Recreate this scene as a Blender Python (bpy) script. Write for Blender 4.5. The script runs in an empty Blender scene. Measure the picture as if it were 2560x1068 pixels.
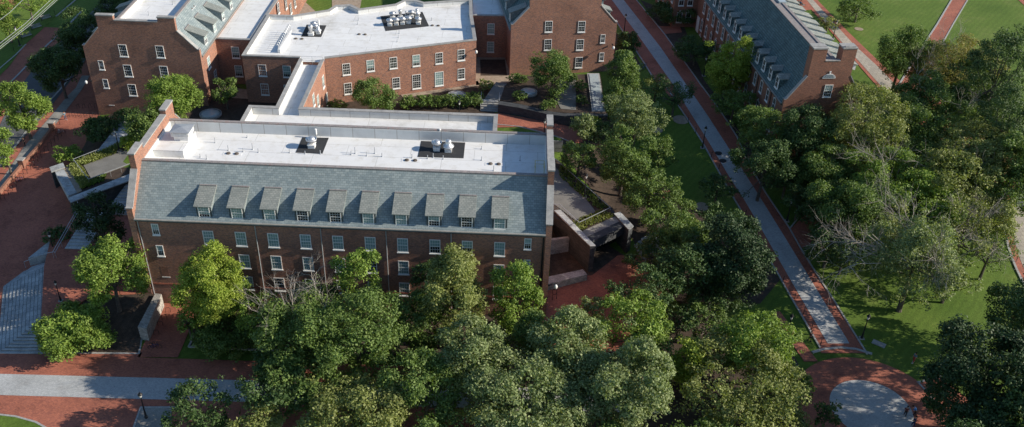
import bpy, bmesh, math, random
import numpy as np
from mathutils import Vector, Matrix
from mathutils.geometry import tessellate_polygon
S = bpy.context.scene
COL = S.collection
random.seed(7)
# ------------------------------------------------------------------ camera
CAM = np.array([50.26, -95.55, 83.26]); F = 2290.52
fw = np.array([0.00306, 0.82763, -0.56126]); fw /= np.linalg.norm(fw)
rt0 = np.array([1.0, -0.0037, 0.0]); rt0 /= np.linalg.norm(rt0)
rt0 = rt0 - fw * (rt0 @ fw); rt0 /= np.linalg.norm(rt0)
up0 = np.cross(rt0, fw)
_r = math.radians(2.3635)
RT = math.cos(_r) * rt0 + math.sin(_r) * up0
UP = -math.sin(_r) * rt0 + math.cos(_r) * up0
cd = bpy.data.cameras.new("camera"); co = bpy.data.objects.new("camera", cd); COL.objects.link(co)
M = Matrix.Identity(4)
for i in range(3):
    M[i][0] = RT[i]; M[i][1] = UP[i]; M[i][2] = -fw[i]; M[i][3] = CAM[i]
co.matrix_world = M
cd.sensor_width = 36; cd.lens = F / 2560 * 36; cd.clip_start = 1; cd.clip_end = 3000
S.camera = co

def ray(px, py):
    return fw + (px - 1280) / F * RT - (py - 534) / F * UP
def P(px, py, z):
    d = ray(px, py); k = (z - CAM[2]) / d[2]; p = CAM + k * d
    return (float(p[0]), float(p[1]), float(z))
def ss(v, a, b):
    t = min(1, max(0, (v - a) / (b - a))); return t * t * (3 - 2 * t)
def gz(x, y):
    zw = -1.5 + 2.1 * ss(y, 0, 50)
    zm = -1.5 + 4.9 * ss(y, 18, 33)
    ze = -1.5 + 5.2 * ss(y, 6, 75)
    a = ss(x, -27, -13); z = zw * (1 - a) + zm * a
    b = ss(x, 56, 68); return z * (1 - b) + ze * b
def G(px, py, up=0.0):
    z = 0.0
    for _ in range(40):
        x, y, _z = P(px, py, z); z = 0.5 * z + 0.5 * gz(x, y)
    x, y, z = P(px, py, z)
    return (x, y, gz(x, y) + up)
def hit(px, py, pt, n):
    d = ray(px, py); n = np.array(n, float); k = ((np.array(pt) - CAM) @ n) / (d @ n)
    return CAM + k * d
# ------------------------------------------------------------------ materials
MATS = {}
def nt(name):
    m = bpy.data.materials.new(name); m.use_nodes = True; t = m.node_tree; t.nodes.clear()
    out = t.nodes.new('ShaderNodeOutputMaterial'); b = t.nodes.new('ShaderNodeBsdfPrincipled')
    t.links.new(b.outputs[0], out.inputs[0]); MATS[name] = m
    return m, t, b, out
def rgba(c): return (c[0], c[1], c[2], 1)
def wall_uv_group():
    g = bpy.data.node_groups.new('surface_uv', 'ShaderNodeTree')
    g.interface.new_socket('UV', in_out='OUTPUT', socket_type='NodeSocketVector')
    N = g.nodes; L = g.links
    geo = N.new('ShaderNodeNewGeometry'); out = N.new('NodeGroupOutput')
    cr = N.new('ShaderNodeVectorMath'); cr.operation = 'CROSS_PRODUCT'; cr.inputs[0].default_value = (0, 0, 1)
    L.new(geo.outputs['True Normal'], cr.inputs[1])
    nn = N.new('ShaderNodeVectorMath'); nn.operation = 'NORMALIZE'; L.new(cr.outputs[0], nn.inputs[0])
    cb = N.new('ShaderNodeVectorMath'); cb.operation = 'CROSS_PRODUCT'
    L.new(geo.outputs['True Normal'], cb.inputs[0]); L.new(nn.outputs[0], cb.inputs[1])
    d1 = N.new('ShaderNodeVectorMath'); d1.operation = 'DOT_PRODUCT'
    L.new(geo.outputs['Position'], d1.inputs[0]); L.new(nn.outputs[0], d1.inputs[1])
    d2 = N.new('ShaderNodeVectorMath'); d2.operation = 'DOT_PRODUCT'
    L.new(geo.outputs['Position'], d2.inputs[0]); L.new(cb.outputs[0], d2.inputs[1])
    cx = N.new('ShaderNodeCombineXYZ'); L.new(d1.outputs['Value'], cx.inputs[0]); L.new(d2.outputs['Value'], cx.inputs[1])
    sp = N.new('ShaderNodeSeparateXYZ'); L.new(geo.outputs['True Normal'], sp.inputs[0])
    ab = N.new('ShaderNodeMath'); ab.operation = 'ABSOLUTE'; L.new(sp.outputs[2], ab.inputs[0])
    gt = N.new('ShaderNodeMath'); gt.operation = 'GREATER_THAN'; gt.inputs[1].default_value = 0.93; L.new(ab.outputs[0], gt.inputs[0])
    mx = N.new('ShaderNodeMix'); mx.data_type = 'VECTOR'; L.new(gt.outputs[0], mx.inputs['Factor'])
    L.new(cx.outputs[0], mx.inputs[4]); L.new(geo.outputs['Position'], mx.inputs[5])
    L.new(mx.outputs[1], out.inputs[0])
    return g
UVG = wall_uv_group()
def uvn(t):
    n = t.nodes.new('ShaderNodeGroup'); n.node_tree = UVG; return n
def noise(t, scale, detail=4, rough=0.6, vec=None):
    n = t.nodes.new('ShaderNodeTexNoise'); n.inputs['Scale'].default_value = scale
    n.inputs['Detail'].default_value = detail; n.inputs['Roughness'].default_value = rough
    if vec is None:
        g = t.nodes.new('ShaderNodeNewGeometry'); vec = g.outputs['Position']
    t.links.new(vec, n.inputs['Vector']); return n
def ramp(t, fac, stops):
    r = t.nodes.new('ShaderNodeValToRGB'); e = r.color_ramp.elements
    while len(e) < len(stops): e.new(0.5)
    for i, (p, c) in enumerate(stops): e[i].position = p; e[i].color = rgba(c)
    t.links.new(fac, r.inputs[0]); return r
def mul(t, a, b, fac=1.0, mode='MULTIPLY'):
    m = t.nodes.new('ShaderNodeMix'); m.data_type = 'RGBA'; m.blend_type = mode; m.inputs['Factor'].default_value = fac
    t.links.new(a, m.inputs[6]); t.links.new(b, m.inputs[7]); return m.outputs[2]
def tiled(name, c1, c2, mortar, w, h, ms, var=0.35, nscale=0.35, rough=0.85, bump=0.0, bias=0.0, fine=0.25, spec=0.3):
    m, t, b, out = nt(name); u = uvn(t)
    br = t.nodes.new('ShaderNodeTexBrick'); br.inputs['Scale'].default_value = 1
    br.inputs['Color1'].default_value = rgba(c1); br.inputs['Color2'].default_value = rgba(c2)
    br.inputs['Mortar'].default_value = rgba(mortar); br.inputs['Mortar Size'].default_value = ms
    br.inputs['Brick Width'].default_value = w; br.inputs['Row Height'].default_value = h; br.inputs['Bias'].default_value = bias
    br.inputs['Mortar Smooth'].default_value = 0.3
    t.links.new(u.outputs[0], br.inputs['Vector'])
    n1 = noise(t, nscale, 6, 0.65); r1 = ramp(t, n1.outputs[0], [(0.3, (1 - var,) * 3), (0.7, (1 + var * .6,) * 3)])
    n2 = noise(t, 7, 3, 0.7); r2 = ramp(t, n2.outputs[0], [(0.25, (1 - fine,) * 3), (0.75, (1 + fine,) * 3)])
    c = mul(t, br.outputs[0], r1.outputs[0]); c = mul(t, c, r2.outputs[0])
    t.links.new(c, b.inputs['Base Color']); b.inputs['Roughness'].default_value = rough
    b.inputs['Specular IOR Level'].default_value = spec
    if bump:
        bp = t.nodes.new('ShaderNodeBump'); bp.inputs['Strength'].default_value = bump; bp.inputs['Distance'].default_value = 0.03
        inv = t.nodes.new('ShaderNodeMath'); inv.operation = 'SUBTRACT'; inv.inputs[0].default_value = 1
        t.links.new(br.outputs['Fac'], inv.inputs[1]); t.links.new(inv.outputs[0], bp.inputs['Height']); t.links.new(bp.outputs[0], b.inputs['Normal'])
    return m
def noisy(name, stops, scale=1.0, rough=0.85, detail=6, metal=0.0, scale2=None, amt=0.25, spec=0.3):
    m, t, b, out = nt(name); n = noise(t, scale, detail, 0.65); r = ramp(t, n.outputs[0], stops); c = r.outputs[0]
    if scale2:
        n2 = noise(t, scale2, 3, 0.6); r2 = ramp(t, n2.outputs[0], [(0.3, (1 - amt,) * 3), (0.7, (1 + amt,) * 3)]); c = mul(t, c, r2.outputs[0])
    t.links.new(c, b.inputs['Base Color']); b.inputs['Roughness'].default_value = rough; b.inputs['Metallic'].default_value = metal
    b.inputs['Specular IOR Level'].default_value = spec
    return m
brick = tiled('brick', (0.42, 0.17, 0.095), (0.18, 0.082, 0.068), (0.33, 0.24, 0.19), 0.30, 0.105, 0.016, var=0.16, nscale=0.25, fine=0.3)
brickE = tiled('brick_old', (0.32, 0.13, 0.08), (0.18, 0.075, 0.052), (0.24, 0.17, 0.13), 0.30, 0.105, 0.014, var=0.16, nscale=0.25, fine=0.3)
slate = tiled('slate', (0.275, 0.32, 0.32), (0.185, 0.23, 0.24), (0.10, 0.125, 0.14), 0.52, 0.32, 0.02, var=0.10, nscale=0.3, bump=0.5, fine=0.12, rough=0.6)
slateD = tiled('slate_dormer', (0.27, 0.285, 0.26), (0.20, 0.22, 0.205), (0.11, 0.12, 0.12), 0.45, 0.30, 0.02, var=0.08, nscale=0.6, bump=0.5, fine=0.15, rough=0.6)
slateE = tiled('slate_blue', (0.11, 0.175, 0.18), (0.068, 0.12, 0.13), (0.025, 0.04, 0.045), 0.60, 0.40, 0.035, var=0.22, nscale=0.3, bump=0.5, rough=0.7)
slateW = tiled('slate_pale_glint', (0.34, 0.35, 0.31), (0.22, 0.24, 0.22), (0.14, 0.14, 0.13), 0.5, 0.32, 0.02, var=0.2, nscale=0.3, bump=0.5, rough=0.6)  # paler slate: sun glint on the east dormer roofs put into the colour
redpave = tiled('red_pavers', (0.44, 0.15, 0.09), (0.28, 0.095, 0.066), (0.24, 0.11, 0.08), 0.24, 0.12, 0.010, var=0.22, nscale=0.18, fine=0.25)
greypave = tiled('grey_pavers', (0.46, 0.47, 0.47), (0.35, 0.365, 0.37), (0.26, 0.27, 0.27), 0.25, 0.125, 0.010, var=0.12, nscale=0.2, fine=0.18)
beigepave = tiled('beige_pavers', (0.42, 0.38, 0.31), (0.33, 0.30, 0.25), (0.2, 0.18, 0.15), 0.9, 0.9, 0.03, var=0.12, nscale=0.2, fine=0.12)
granite = tiled('granite', (0.44, 0.46, 0.46), (0.31, 0.335, 0.345), (0.17, 0.185, 0.2), 1.3, 0.9, 0.02, var=0.3, nscale=0.6, fine=0.25)
rubble = tiled('stone_wall', (0.48, 0.46, 0.42), (0.32, 0.31, 0.29), (0.2, 0.19, 0.18), 0.5, 0.22, 0.02, var=0.35, nscale=0.8, fine=0.3)
darkstone = tiled('dark_stone', (0.075, 0.08, 0.085), (0.045, 0.05, 0.055), (0.03, 0.03, 0.03), 0.6, 0.2, 0.01, var=0.3, nscale=0.8)
def dirty(m, c, scale, lo, hi):
    t = m.node_tree; b = [n for n in t.nodes if n.type == 'BSDF_PRINCIPLED'][0]; src = b.inputs['Base Color'].links[0].from_socket
    n = noise(t, scale, 8, 0.7); r = ramp(t, n.outputs[0], [(lo, (1, 1, 1)), (hi, c)]); t.links.new(mul(t, src, r.outputs[0]), b.inputs['Base Color']); return m
membrane = tiled('white_membrane', (0.74, 0.745, 0.735), (0.70, 0.705, 0.70), (0.52, 0.52, 0.50), 9.0, 3.0, 0.045, var=0.07, nscale=0.25, fine=0.04, rough=0.55)
lining = tiled('membrane_lining', (0.62, 0.63, 0.62), (0.58, 0.59, 0.58), (0.36, 0.34, 0.31), 3.2, 40.0, 0.05, var=0.10, nscale=0.6, fine=0.05, rough=0.6)
coping = noisy('stone_coping', [(0.3, (0.24, 0.24, 0.235)), (0.7, (0.38, 0.375, 0.36))], 1.2, scale2=9, amt=0.15)
purple = noisy('ridge_flashing', [(0.3, (0.20, 0.18, 0.18)), (0.55, (0.27, 0.25, 0.24)), (0.72, (0.30, 0.17, 0.15))], 1.6, scale2=8)
trim = noisy('dark_trim', [(0.3, (0.05, 0.065, 0.07)), (0.7, (0.085, 0.105, 0.11))], 2.0, rough=0.5)
trimlite = noisy('gutter_metal', [(0.3, (0.22, 0.22, 0.2)), (0.7, (0.32, 0.31, 0.29))], 2.0, rough=0.5)
white = noisy('white_paint', [(0.3, (0.66, 0.66, 0.64)), (0.7, (0.8, 0.8, 0.78))], 3.0, rough=0.5)
iron = noisy('black_iron', [(0.3, (0.012, 0.013, 0.015)), (0.7, (0.025, 0.025, 0.028))], 5, rough=0.45)
steel = noisy('galvanised_steel', [(0.3, (0.55, 0.56, 0.57)), (0.7, (0.72, 0.72, 0.72))], 4, rough=0.38, metal=0.75)
steelmatt = noisy('rail_steel', [(0.3, (0.34, 0.36, 0.38)), (0.7, (0.46, 0.48, 0.5))], 4, rough=0.45, metal=0.4)
mat_black = noisy('roof_pad', [(0.3, (0.028, 0.03, 0.034)), (0.7, (0.045, 0.047, 0.05))], 3, rough=0.9)
yellow = noisy('safety_yellow', [(0.3, (0.5, 0.42, 0.12)), (0.7, (0.6, 0.5, 0.16))], 3)
dirty(membrane, (.62, .60, .56), .11, .56, .78); dirty(membrane, (.86, .84, .80), .9, .5, .7); dirty(redpave, (.62, .6, .62), .3, .52, .72); dirty(greypave, (.72, .7, .68), .25, .52, .75); dirty(brick, (.72, .7, .7), .12, .5, .7); dirty(granite, (.7, .68, .66), .4, .5, .7)
asphalt = noisy('asphalt', [(0.3, (0.075, 0.08, 0.085)), (0.7, (0.115, 0.12, 0.125))], 0.5, scale2=10, amt=0.25)
gravel = noisy('gravel', [(0.3, (0.17, 0.165, 0.15)), (0.7, (0.30, 0.29, 0.265))], 5.0, scale2=0.5, amt=0.2)
decking = noisy('roof_gravel', [(0.3, (0.14, 0.14, 0.13)), (0.7, (0.21, 0.205, 0.19))], 6.0, scale2=0.5, amt=0.15)
kerbm = noisy('kerb_stone', [(0.3, (0.27, 0.27, 0.26)), (0.7, (0.38, 0.375, 0.36))], 1.5, scale2=8)
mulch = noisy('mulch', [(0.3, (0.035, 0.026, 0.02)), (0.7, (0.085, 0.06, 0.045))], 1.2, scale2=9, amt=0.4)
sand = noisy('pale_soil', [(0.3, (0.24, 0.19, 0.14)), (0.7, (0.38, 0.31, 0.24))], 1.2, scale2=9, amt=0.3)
bark = noisy('bark', [(0.3, (0.06, 0.05, 0.042)), (0.7, (0.15, 0.125, 0.105))], 3, scale2=12)
deadbark = noisy('bare_twig', [(0.3, (0.24, 0.215, 0.18)), (0.7, (0.42, 0.38, 0.33))], 2)
skyglass = noisy('skylight_glass', [(0.3, (0.30, 0.36, 0.38)), (0.7, (0.42, 0.48, 0.5))], 1.5, rough=0.15, spec=0.6)
blind = noisy('window_blind', [(0.3, (0.17, 0.27, 0.26)), (0.7, (0.25, 0.36, 0.35))], 0.8, rough=0.35, spec=0.5)
glassd = noisy('window_glass', [(0.3, (0.012, 0.015, 0.017)), (0.7, (0.035, 0.04, 0.042))], 1.5, rough=0.12, spec=0.6)
lampglass = noisy('lamp_glass', [(0.3, (0.7, 0.7, 0.68)), (0.7, (0.8, 0.8, 0.78))], 2, rough=0.3)
skin = noisy('skin', [(0.3, (0.35, 0.2, 0.14)), (0.7, (0.42, 0.25, 0.18))], 6)
def plain(name, c): return noisy(name, [(0.3, tuple(v * .85 for v in c)), (0.7, c)], 8, rough=0.8)
c_black = plain('black_cloth', (0.02, 0.02, 0.025)); c_blue = plain('blue_cloth', (0.03, 0.18, 0.5)); c_navy = plain('navy_cloth', (0.01, 0.03, 0.12))
c_teal = plain('teal_cloth', (0.1, 0.22, 0.3)); c_maroon = plain('maroon_cloth', (0.12, 0.015, 0.03)); c_denim = plain('denim', (0.05, 0.08, 0.14))
c_hair = plain('dark_hair', (0.02, 0.014, 0.01)); c_white = plain('white_cloth', (0.6, 0.6, 0.6)); c_red = plain('red_cloth', (0.4, 0.03, 0.03))

def grass_mat():
    m, t, b, out = nt('lawn'); g = t.nodes.new('ShaderNodeNewGeometry')
    n1 = noise(t, 0.10, 6, 0.7); r1 = ramp(t, n1.outputs[0], [(0.3, (0.065, 0.118, 0.016)), (0.55, (0.095, 0.152, 0.024)), (0.75, (0.145, 0.178, 0.045))])
    n2 = noise(t, 4, 5, 0.75); r2 = ramp(t, n2.outputs[0], [(0.25, (0.6,) * 3), (0.75, (1.4,) * 3)])
    c = mul(t, r1.outputs[0], r2.outputs[0])
    n3 = noise(t, 0.45, 8, 0.75); r3 = ramp(t, n3.outputs[0], [(0.56, (1, 1, 1)), (0.70, (1.35, 1.15, 1.4)), (0.82, (1.7, 1.2, 1.8))]); c = mul(t, c, r3.outputs[0])
    w = t.nodes.new('ShaderNodeTexWave'); w.inputs['Scale'].default_value = 0.28; w.inputs['Distortion'].default_value = 4
    mp = t.nodes.new('ShaderNodeMapping'); mp.inputs['Rotation'].default_value = (0, 0, math.radians(38)); t.links.new(g.outputs['Position'], mp.inputs[0])
    t.links.new(mp.outputs[0], w.inputs['Vector'])
    rw = ramp(t, w.outputs[0], [(0.3, (0.95,) * 3), (0.7, (1.05,) * 3)]); c = mul(t, c, rw.outputs[0])
    t.links.new(c, b.inputs['Base Color']); b.inputs['Roughness'].default_value = 0.9; b.inputs['Specular IOR Level'].default_value = 0.2
    bp = t.nodes.new('ShaderNodeBump'); bp.inputs['Strength'].default_value = 0.6; bp.inputs['Distance'].default_value = 0.08
    t.links.new(n2.outputs[0], bp.inputs['Height']); t.links.new(bp.outputs[0], b.inputs['Normal'])
    return m
lawn = grass_mat()
def leaf_mat(name, a, b_, c_, gloss=0.62, trans=0.25):
    a, b_, c_ = [tuple(v * 1.6 for v in q) for q in (a, b_, c_)]
    m, t, b, out = nt(name); g = t.nodes.new('ShaderNodeNewGeometry')
    r = ramp(t, g.outputs['Random Per Island'], [(0.0, a), (0.55, b_), (1.0, c_)])
    n = noise(t, 0.45, 3, 0.6); r2 = ramp(t, n.outputs[0], [(0.3, (0.8,) * 3), (0.7, (1.22,) * 3)])
    c = mul(t, r.outputs[0], r2.outputs[0]); t.links.new(c, b.inputs['Base Color'])
    b.inputs['Roughness'].default_value = gloss; b.inputs['Specular IOR Level'].default_value = 0.35
    tr = t.nodes.new('ShaderNodeBsdfTranslucent'); sc = t.nodes.new('ShaderNodeMix'); sc.data_type = 'RGBA'; sc.blend_type = 'MULTIPLY'
    sc.inputs['Factor'].default_value = 1; sc.inputs[7].default_value = (1.5, 1.6, 0.5, 1); t.links.new(c, sc.inputs[6]); t.links.new(sc.outputs[2], tr.inputs[0])
    mx = t.nodes.new('ShaderNodeMixShader'); mx.inputs[0].default_value = trans
    t.links.new(b.outputs[0], mx.inputs[1]); t.links.new(tr.outputs[0], mx.inputs[2]); t.links.new(mx.outputs[0], out.inputs[0])
    return m
LM = {
 'bright': leaf_mat('leaf_bright', (0.070, 0.115, 0.018), (0.105, 0.160, 0.026), (0.155, 0.205, 0.040)),
 'lime': leaf_mat('leaf_lime', (0.095, 0.140, 0.016), (0.145, 0.190, 0.024), (0.20, 0.23, 0.04)),
 'mid': leaf_mat('leaf_mid', (0.045, 0.078, 0.018), (0.072, 0.112, 0.025), (0.112, 0.155, 0.040)),
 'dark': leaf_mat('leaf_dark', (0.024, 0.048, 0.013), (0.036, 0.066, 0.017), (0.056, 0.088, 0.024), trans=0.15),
 'grey': leaf_mat('leaf_greygreen', (0.072, 0.100, 0.036), (0.115, 0.148, 0.056), (0.195, 0.222, 0.105)),
 'olive': leaf_mat('leaf_olive', (0.080, 0.100, 0.026), (0.125, 0.145, 0.040), (0.185, 0.200, 0.075)),
 'yellow': leaf_mat('leaf_yellowing', (0.11, 0.10, 0.035), (0.16, 0.15, 0.045), (0.22, 0.18, 0.06)),
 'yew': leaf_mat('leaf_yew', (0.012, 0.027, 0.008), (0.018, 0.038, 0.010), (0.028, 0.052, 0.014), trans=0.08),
}
# ------------------------------------------------------------------ mesh builder
BASEZ = {}
class MB:
    def __init__(s): s.V = []; s.F = []; s.M = []
    def add(s, vs, fs, m=0):
        o = len(s.V); s.V += [tuple(map(float, v)) for v in vs]
        for f in fs: s.F.append(tuple(i + o for i in f)); s.M.append(m)
        return s
    def box(s, a, b, m=0):
        x0, y0, z0 = a; x1, y1, z1 = b
        return s.add([(x0, y0, z0), (x1, y0, z0), (x1, y1, z0), (x0, y1, z0), (x0, y0, z1), (x1, y0, z1), (x1, y1, z1), (x0, y1, z1)],
                     [(0, 3, 2, 1), (4, 5, 6, 7), (0, 1, 5, 4), (1, 2, 6, 5), (2, 3, 7, 6), (3, 0, 4, 7)], m)
    def prism(s, poly, z0, z1, m=0, mtop=None):
        n = len(poly); a = sum(poly[i][0] * poly[(i + 1) % n][1] - poly[(i + 1) % n][0] * poly[i][1] for i in range(n))
        if a < 0: poly = poly[::-1]
        v = [(p[0], p[1], z0) for p in poly] + [(p[0], p[1], z1) for p in poly]
        s.add(v, [(i, (i + 1) % n, n + (i + 1) % n, n + i) for i in range(n)] + [tuple(range(n - 1, -1, -1))], m)
        s.add([(p[0], p[1], z1) for p in poly], [tuple(range(n))], m if mtop is None else mtop); return s
    def yz(s, prof, x0, x1, m=0):   # closed profile in (y,z) extruded along x
        n = len(prof); a = sum(prof[i][0] * prof[(i + 1) % n][1] - prof[(i + 1) % n][0] * prof[i][1] for i in range(n))
        if a < 0: prof = prof[::-1]
        v = [(x0, p[0], p[1]) for p in prof] + [(x1, p[0], p[1]) for p in prof]
        tr = [tuple(t) for t in tessellate_polygon([[Vector((p[0], p[1], 0)) for p in prof]])]
        def orient(t):
            (ax, ay), (bx, by), (cx, cy) = prof[t[0]], prof[t[1]], prof[t[2]]
            return t if (bx - ax) * (cy - ay) - (cx - ax) * (by - ay) > 0 else (t[0], t[2], t[1])
        tr = [orient(t) for t in tr]
        s.add(v, [(i, n + i, n + (i + 1) % n, (i + 1) % n)[::-1] for i in range(n)] + [t[::-1] for t in tr] + [tuple(i + n for i in t) for t in tr], m); return s
    def bar(s, a, b, w, h, m=0, up=(0, 0, 1)):
        a = Vector(a); b = Vector(b); d = (b - a).normalized(); u = Vector(up)
        if abs(d.dot(u)) > 0.98: u = Vector((1, 0, 0))
        r = d.cross(u).normalized() * (w / 2); t = r.normalized().cross(d).normalized() * (h / 2)
        vs = [a - r - t, a + r - t, a + r + t, a - r + t, b - r - t, b + r - t, b + r + t, b - r + t]
        return s.add(vs, [(0, 1, 2, 3), (7, 6, 5, 4), (0, 4, 5, 1), (1, 5, 6, 2), (2, 6, 7, 3), (3, 7, 4, 0)], m)
    def tube(s, pts, rad, n=6, m=0, cap=True):
        pts = [Vector(p) for p in pts]; o = len(s.V)
        if not hasattr(rad, '__len__'): rad = [rad] * len(pts)
        ref = Vector((0.31, 0.95, 0.05)); rings = []
        for i, p in enumerate(pts):
            d = (pts[min(i + 1, len(pts) - 1)] - pts[max(i - 1, 0)]).normalized()
            r = d.cross(ref)
            if r.length < 0.1: r = d.cross(Vector((1, 0, 0)))
            r.normalize(); u = r.cross(d)
            for k in range(n):
                a = 2 * math.pi * k / n; s.V.append(tuple(p + (r * math.cos(a) + u * math.sin(a)) * rad[i]))
        for i in range(len(pts) - 1):
            for k in range(n):
                s.F.append((o + i * n + k, o + i * n + (k + 1) % n, o + (i + 1) * n + (k + 1) % n, o + (i + 1) * n + k)); s.M.append(m)
        if cap:
            s.F.append(tuple(o + k for k in range(n))[::-1]); s.M.append(m); s.F.append(tuple(o + (len(pts) - 1) * n + k for k in range(n))); s.M.append(m)
        return s
    def lathe(s, prof, c=(0, 0, 0), n=14, m=0):
        o = len(s.V)
        for r, z in prof:
            for k in range(n):
                a = 2 * math.pi * k / n; s.V.append((c[0] + r * math.cos(a), c[1] + r * math.sin(a), c[2] + z))
        for i in range(len(prof) - 1):
            for k in range(n):
                s.F.append((o + i * n + k, o + i * n + (k + 1) % n, o + (i + 1) * n + (k + 1) % n, o + (i + 1) * n + k)); s.M.append(m)
        s.F.append(tuple(o + (len(prof) - 1) * n + k for k in range(n))); s.M.append(m)
        s.F.append(tuple(o + k for k in range(n))[::-1]); s.M.append(m); return s
    def mesh(s, name, mats, dz=0.0, smooth=False):
        me = bpy.data.meshes.new(name)
        V = [(a, b, c - dz) for a, b, c in s.V] if dz else s.V
        me.from_pydata(V, [], s.F)
        if not isinstance(mats, (list, tuple)): mats = [mats]
        for m in mats: me.materials.append(m)
        me.polygons.foreach_set('material_index', s.M)
        if smooth: me.polygons.foreach_set('use_smooth', [True] * len(s.F))
        me.update(); return me
    def build(s, name, mats, parent=None, smooth=False):
        dz = BASEZ.get(parent.name, 0.0) if parent else 0.0
        o = bpy.data.objects.new(name, s.mesh(name, mats, dz, smooth)); COL.objects.link(o); o.parent = parent
        if parent and parent.name in BASEZ: BASEZ[o.name] = dz
        return o
def tag(o, label, cat, group=None):
    o['label'] = label; o['category'] = cat
    if group: o['group'] = group
    return o
def thing(name, label, cat, loc, rz=0.0, group=None, absz=False):
    o = bpy.data.objects.new(name, None); COL.objects.link(o); o.location = loc; o.rotation_euler = (0, 0, rz); o.empty_display_size = 0.3
    tag(o, label, cat, group)
    if absz: BASEZ[o.name] = loc[2]
    return o
def struct(name, mb, mats, smooth=False):
    o = mb.build(name, mats, None, smooth); o['kind'] = 'structure'; return o
def link(name, me, parent, loc=(0, 0, 0), rz=0.0):
    o = bpy.data.objects.new(name, me); COL.objects.link(o); o.parent = parent; o.location = loc; o.rotation_euler = (0, 0, rz); return o
def dup(root, loc, rz=None, label=None, group=None, scale=None):
    r = root.copy(); COL.objects.link(r); r.location = loc
    if rz is not None: r.rotation_euler = (0, 0, rz)
    if scale: r.scale = (scale,) * 3
    if label: r['label'] = label
    if group: r['group'] = group
    for ch in list(root.children):
        c = ch.copy(); COL.objects.link(c); c.parent = r
        for g in list(ch.children):
            d = g.copy(); COL.objects.link(d); d.parent = c
    return r
# ------------------------------------------------------------------ ground
def terrain():
    xs = np.concatenate([np.linspace(-400, -70, 12, endpoint=False), np.arange(-70, 150, 1.5), np.linspace(150, 600, 12)])
    ys = np.concatenate([np.linspace(-200, -30, 6, endpoint=False), np.arange(-30, 130, 1.5), np.linspace(130, 900, 12)])
    nx, ny = len(xs), len(ys); V = [(x, y, gz(x, y)) for y in ys for x in xs]
    Fs = [(j * nx + i, j * nx + i + 1, (j + 1) * nx + i + 1, (j + 1) * nx + i) for j in range(ny - 1) for i in range(nx - 1)]
    m = MB(); m.add(V, Fs); o = struct('ground', m, lawn, True); o['label'] = 'mown green lawn and sloping ground of the campus'
terrain()
def sheet(name, poly, mat, dz, hf=None, label=None, maxe=2.5):
    bm = bmesh.new(); vs = [bm.verts.new((p[0], p[1], 0)) for p in poly]; bm.faces.new(vs)
    bmesh.ops.triangulate(bm, faces=bm.faces[:])
    for _ in range(9):
        es = [e for e in bm.edges if e.calc_length() > maxe]
        if not es: break
        bmesh.ops.subdivide_edges(bm, edges=es, cuts=1); bmesh.ops.triangulate(bm, faces=[f for f in bm.faces if len(f.verts) > 3])
    h = hf or gz
    for v in bm.verts: v.co.z = h(v.co.x, v.co.y) + dz
    bmesh.ops.recalc_face_normals(bm, faces=bm.faces[:])
    for f in bm.faces:
        if f.normal.z < 0: f.normal_flip()
    me = bpy.data.meshes.new(name); bm.to_mesh(me); bm.free(); me.materials.append(mat)
    o = bpy.data.objects.new(name, me); COL.objects.link(o); o['kind'] = 'structure'
    if label: o['label'] = label
    return o
def gp(*pts): return [G(*p)[:2] for p in pts]
def interp(pts, y):
    pts = sorted(pts, key=lambda p: p[1]); return float(np.interp(y, [p[1] for p in pts], [p[0] for p in pts]))
def ribbon(name, Lp, Rp, y0, y1, mat, dz, step=10):
    m = MB(); ys = np.arange(y0, y1 + step, step); rows = []
    for y in ys:
        y = min(y, y1)
        a = G(interp(Lp, y), y, dz); b = G(interp(Rp, y), y, dz); r = []
        for k in range(4):
            t = k / 3; x_, y_ = a[0] * (1 - t) + b[0] * t, a[1] * (1 - t) + b[1] * t; r.append((x_, y_, gz(x_, y_) + dz))
        rows.append(r)
    V = [p for r in rows for p in r]
    m.add(V, [(i * 4 + k, (i + 1) * 4 + k, (i + 1) * 4 + k + 1, i * 4 + k + 1) for i in range(len(rows) - 1) for k in range(3)])
    return struct(name, m, mat)
def kerb(name, pts, w=0.25, h=0.16, mat=None, world=False, hf=None):
    P0 = pts if world else [G(*p)[:2] for p in pts]
    out = []
    for a, b in zip(P0[:-1], P0[1:]):
        n = max(1, int(math.dist(a[:2], b[:2]) / 2))
        for k in range(n): out.append((a[0] + (b[0] - a[0]) * k / n, a[1] + (b[1] - a[1]) * k / n))
    out.append(P0[-1][:2]); m = MB(); n = len(out); V = []
    for i, p in enumerate(out):
        a = out[max(i - 1, 0)]; b = out[min(i + 1, n - 1)]; dx, dy = b[0] - a[0], b[1] - a[1]; l = math.hypot(dx, dy) or 1
        nx_, ny_ = -dy / l * w / 2, dx / l * w / 2; z = (hf or gz)(p[0], p[1])
        V += [(p[0] + nx_, p[1] + ny_, z - 0.1), (p[0] + nx_, p[1] + ny_, z + h), (p[0] - nx_, p[1] - ny_, z + h), (p[0] - nx_, p[1] - ny_, z - 0.1)]
    m.add(V, [(i * 4 + k, i * 4 + (k + 1) % 4, i * 4 + 4 + (k + 1) % 4, i * 4 + 4 + k) for i in range(n - 1) for k in range(4)] + [(0, 3, 2, 1), tuple(4 * n - 4 + k for k in range(4))])
    return struct(name, m, mat or kerbm)
# west plaza paving: one big sheet, then other surfaces on it
sheet('plaza', [(-62, -13.5), (-9.4, -13.5), (-9.4, -8), (-15, -8), (-20.5, 6), (-16, 14), (-15, 22), (-24, 31), (-24, 40), (-26, 52.8), (-26, 75), (-34, 92), (-62, 92)], redpave, 0.05, label='dark red brick plaza')
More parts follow.
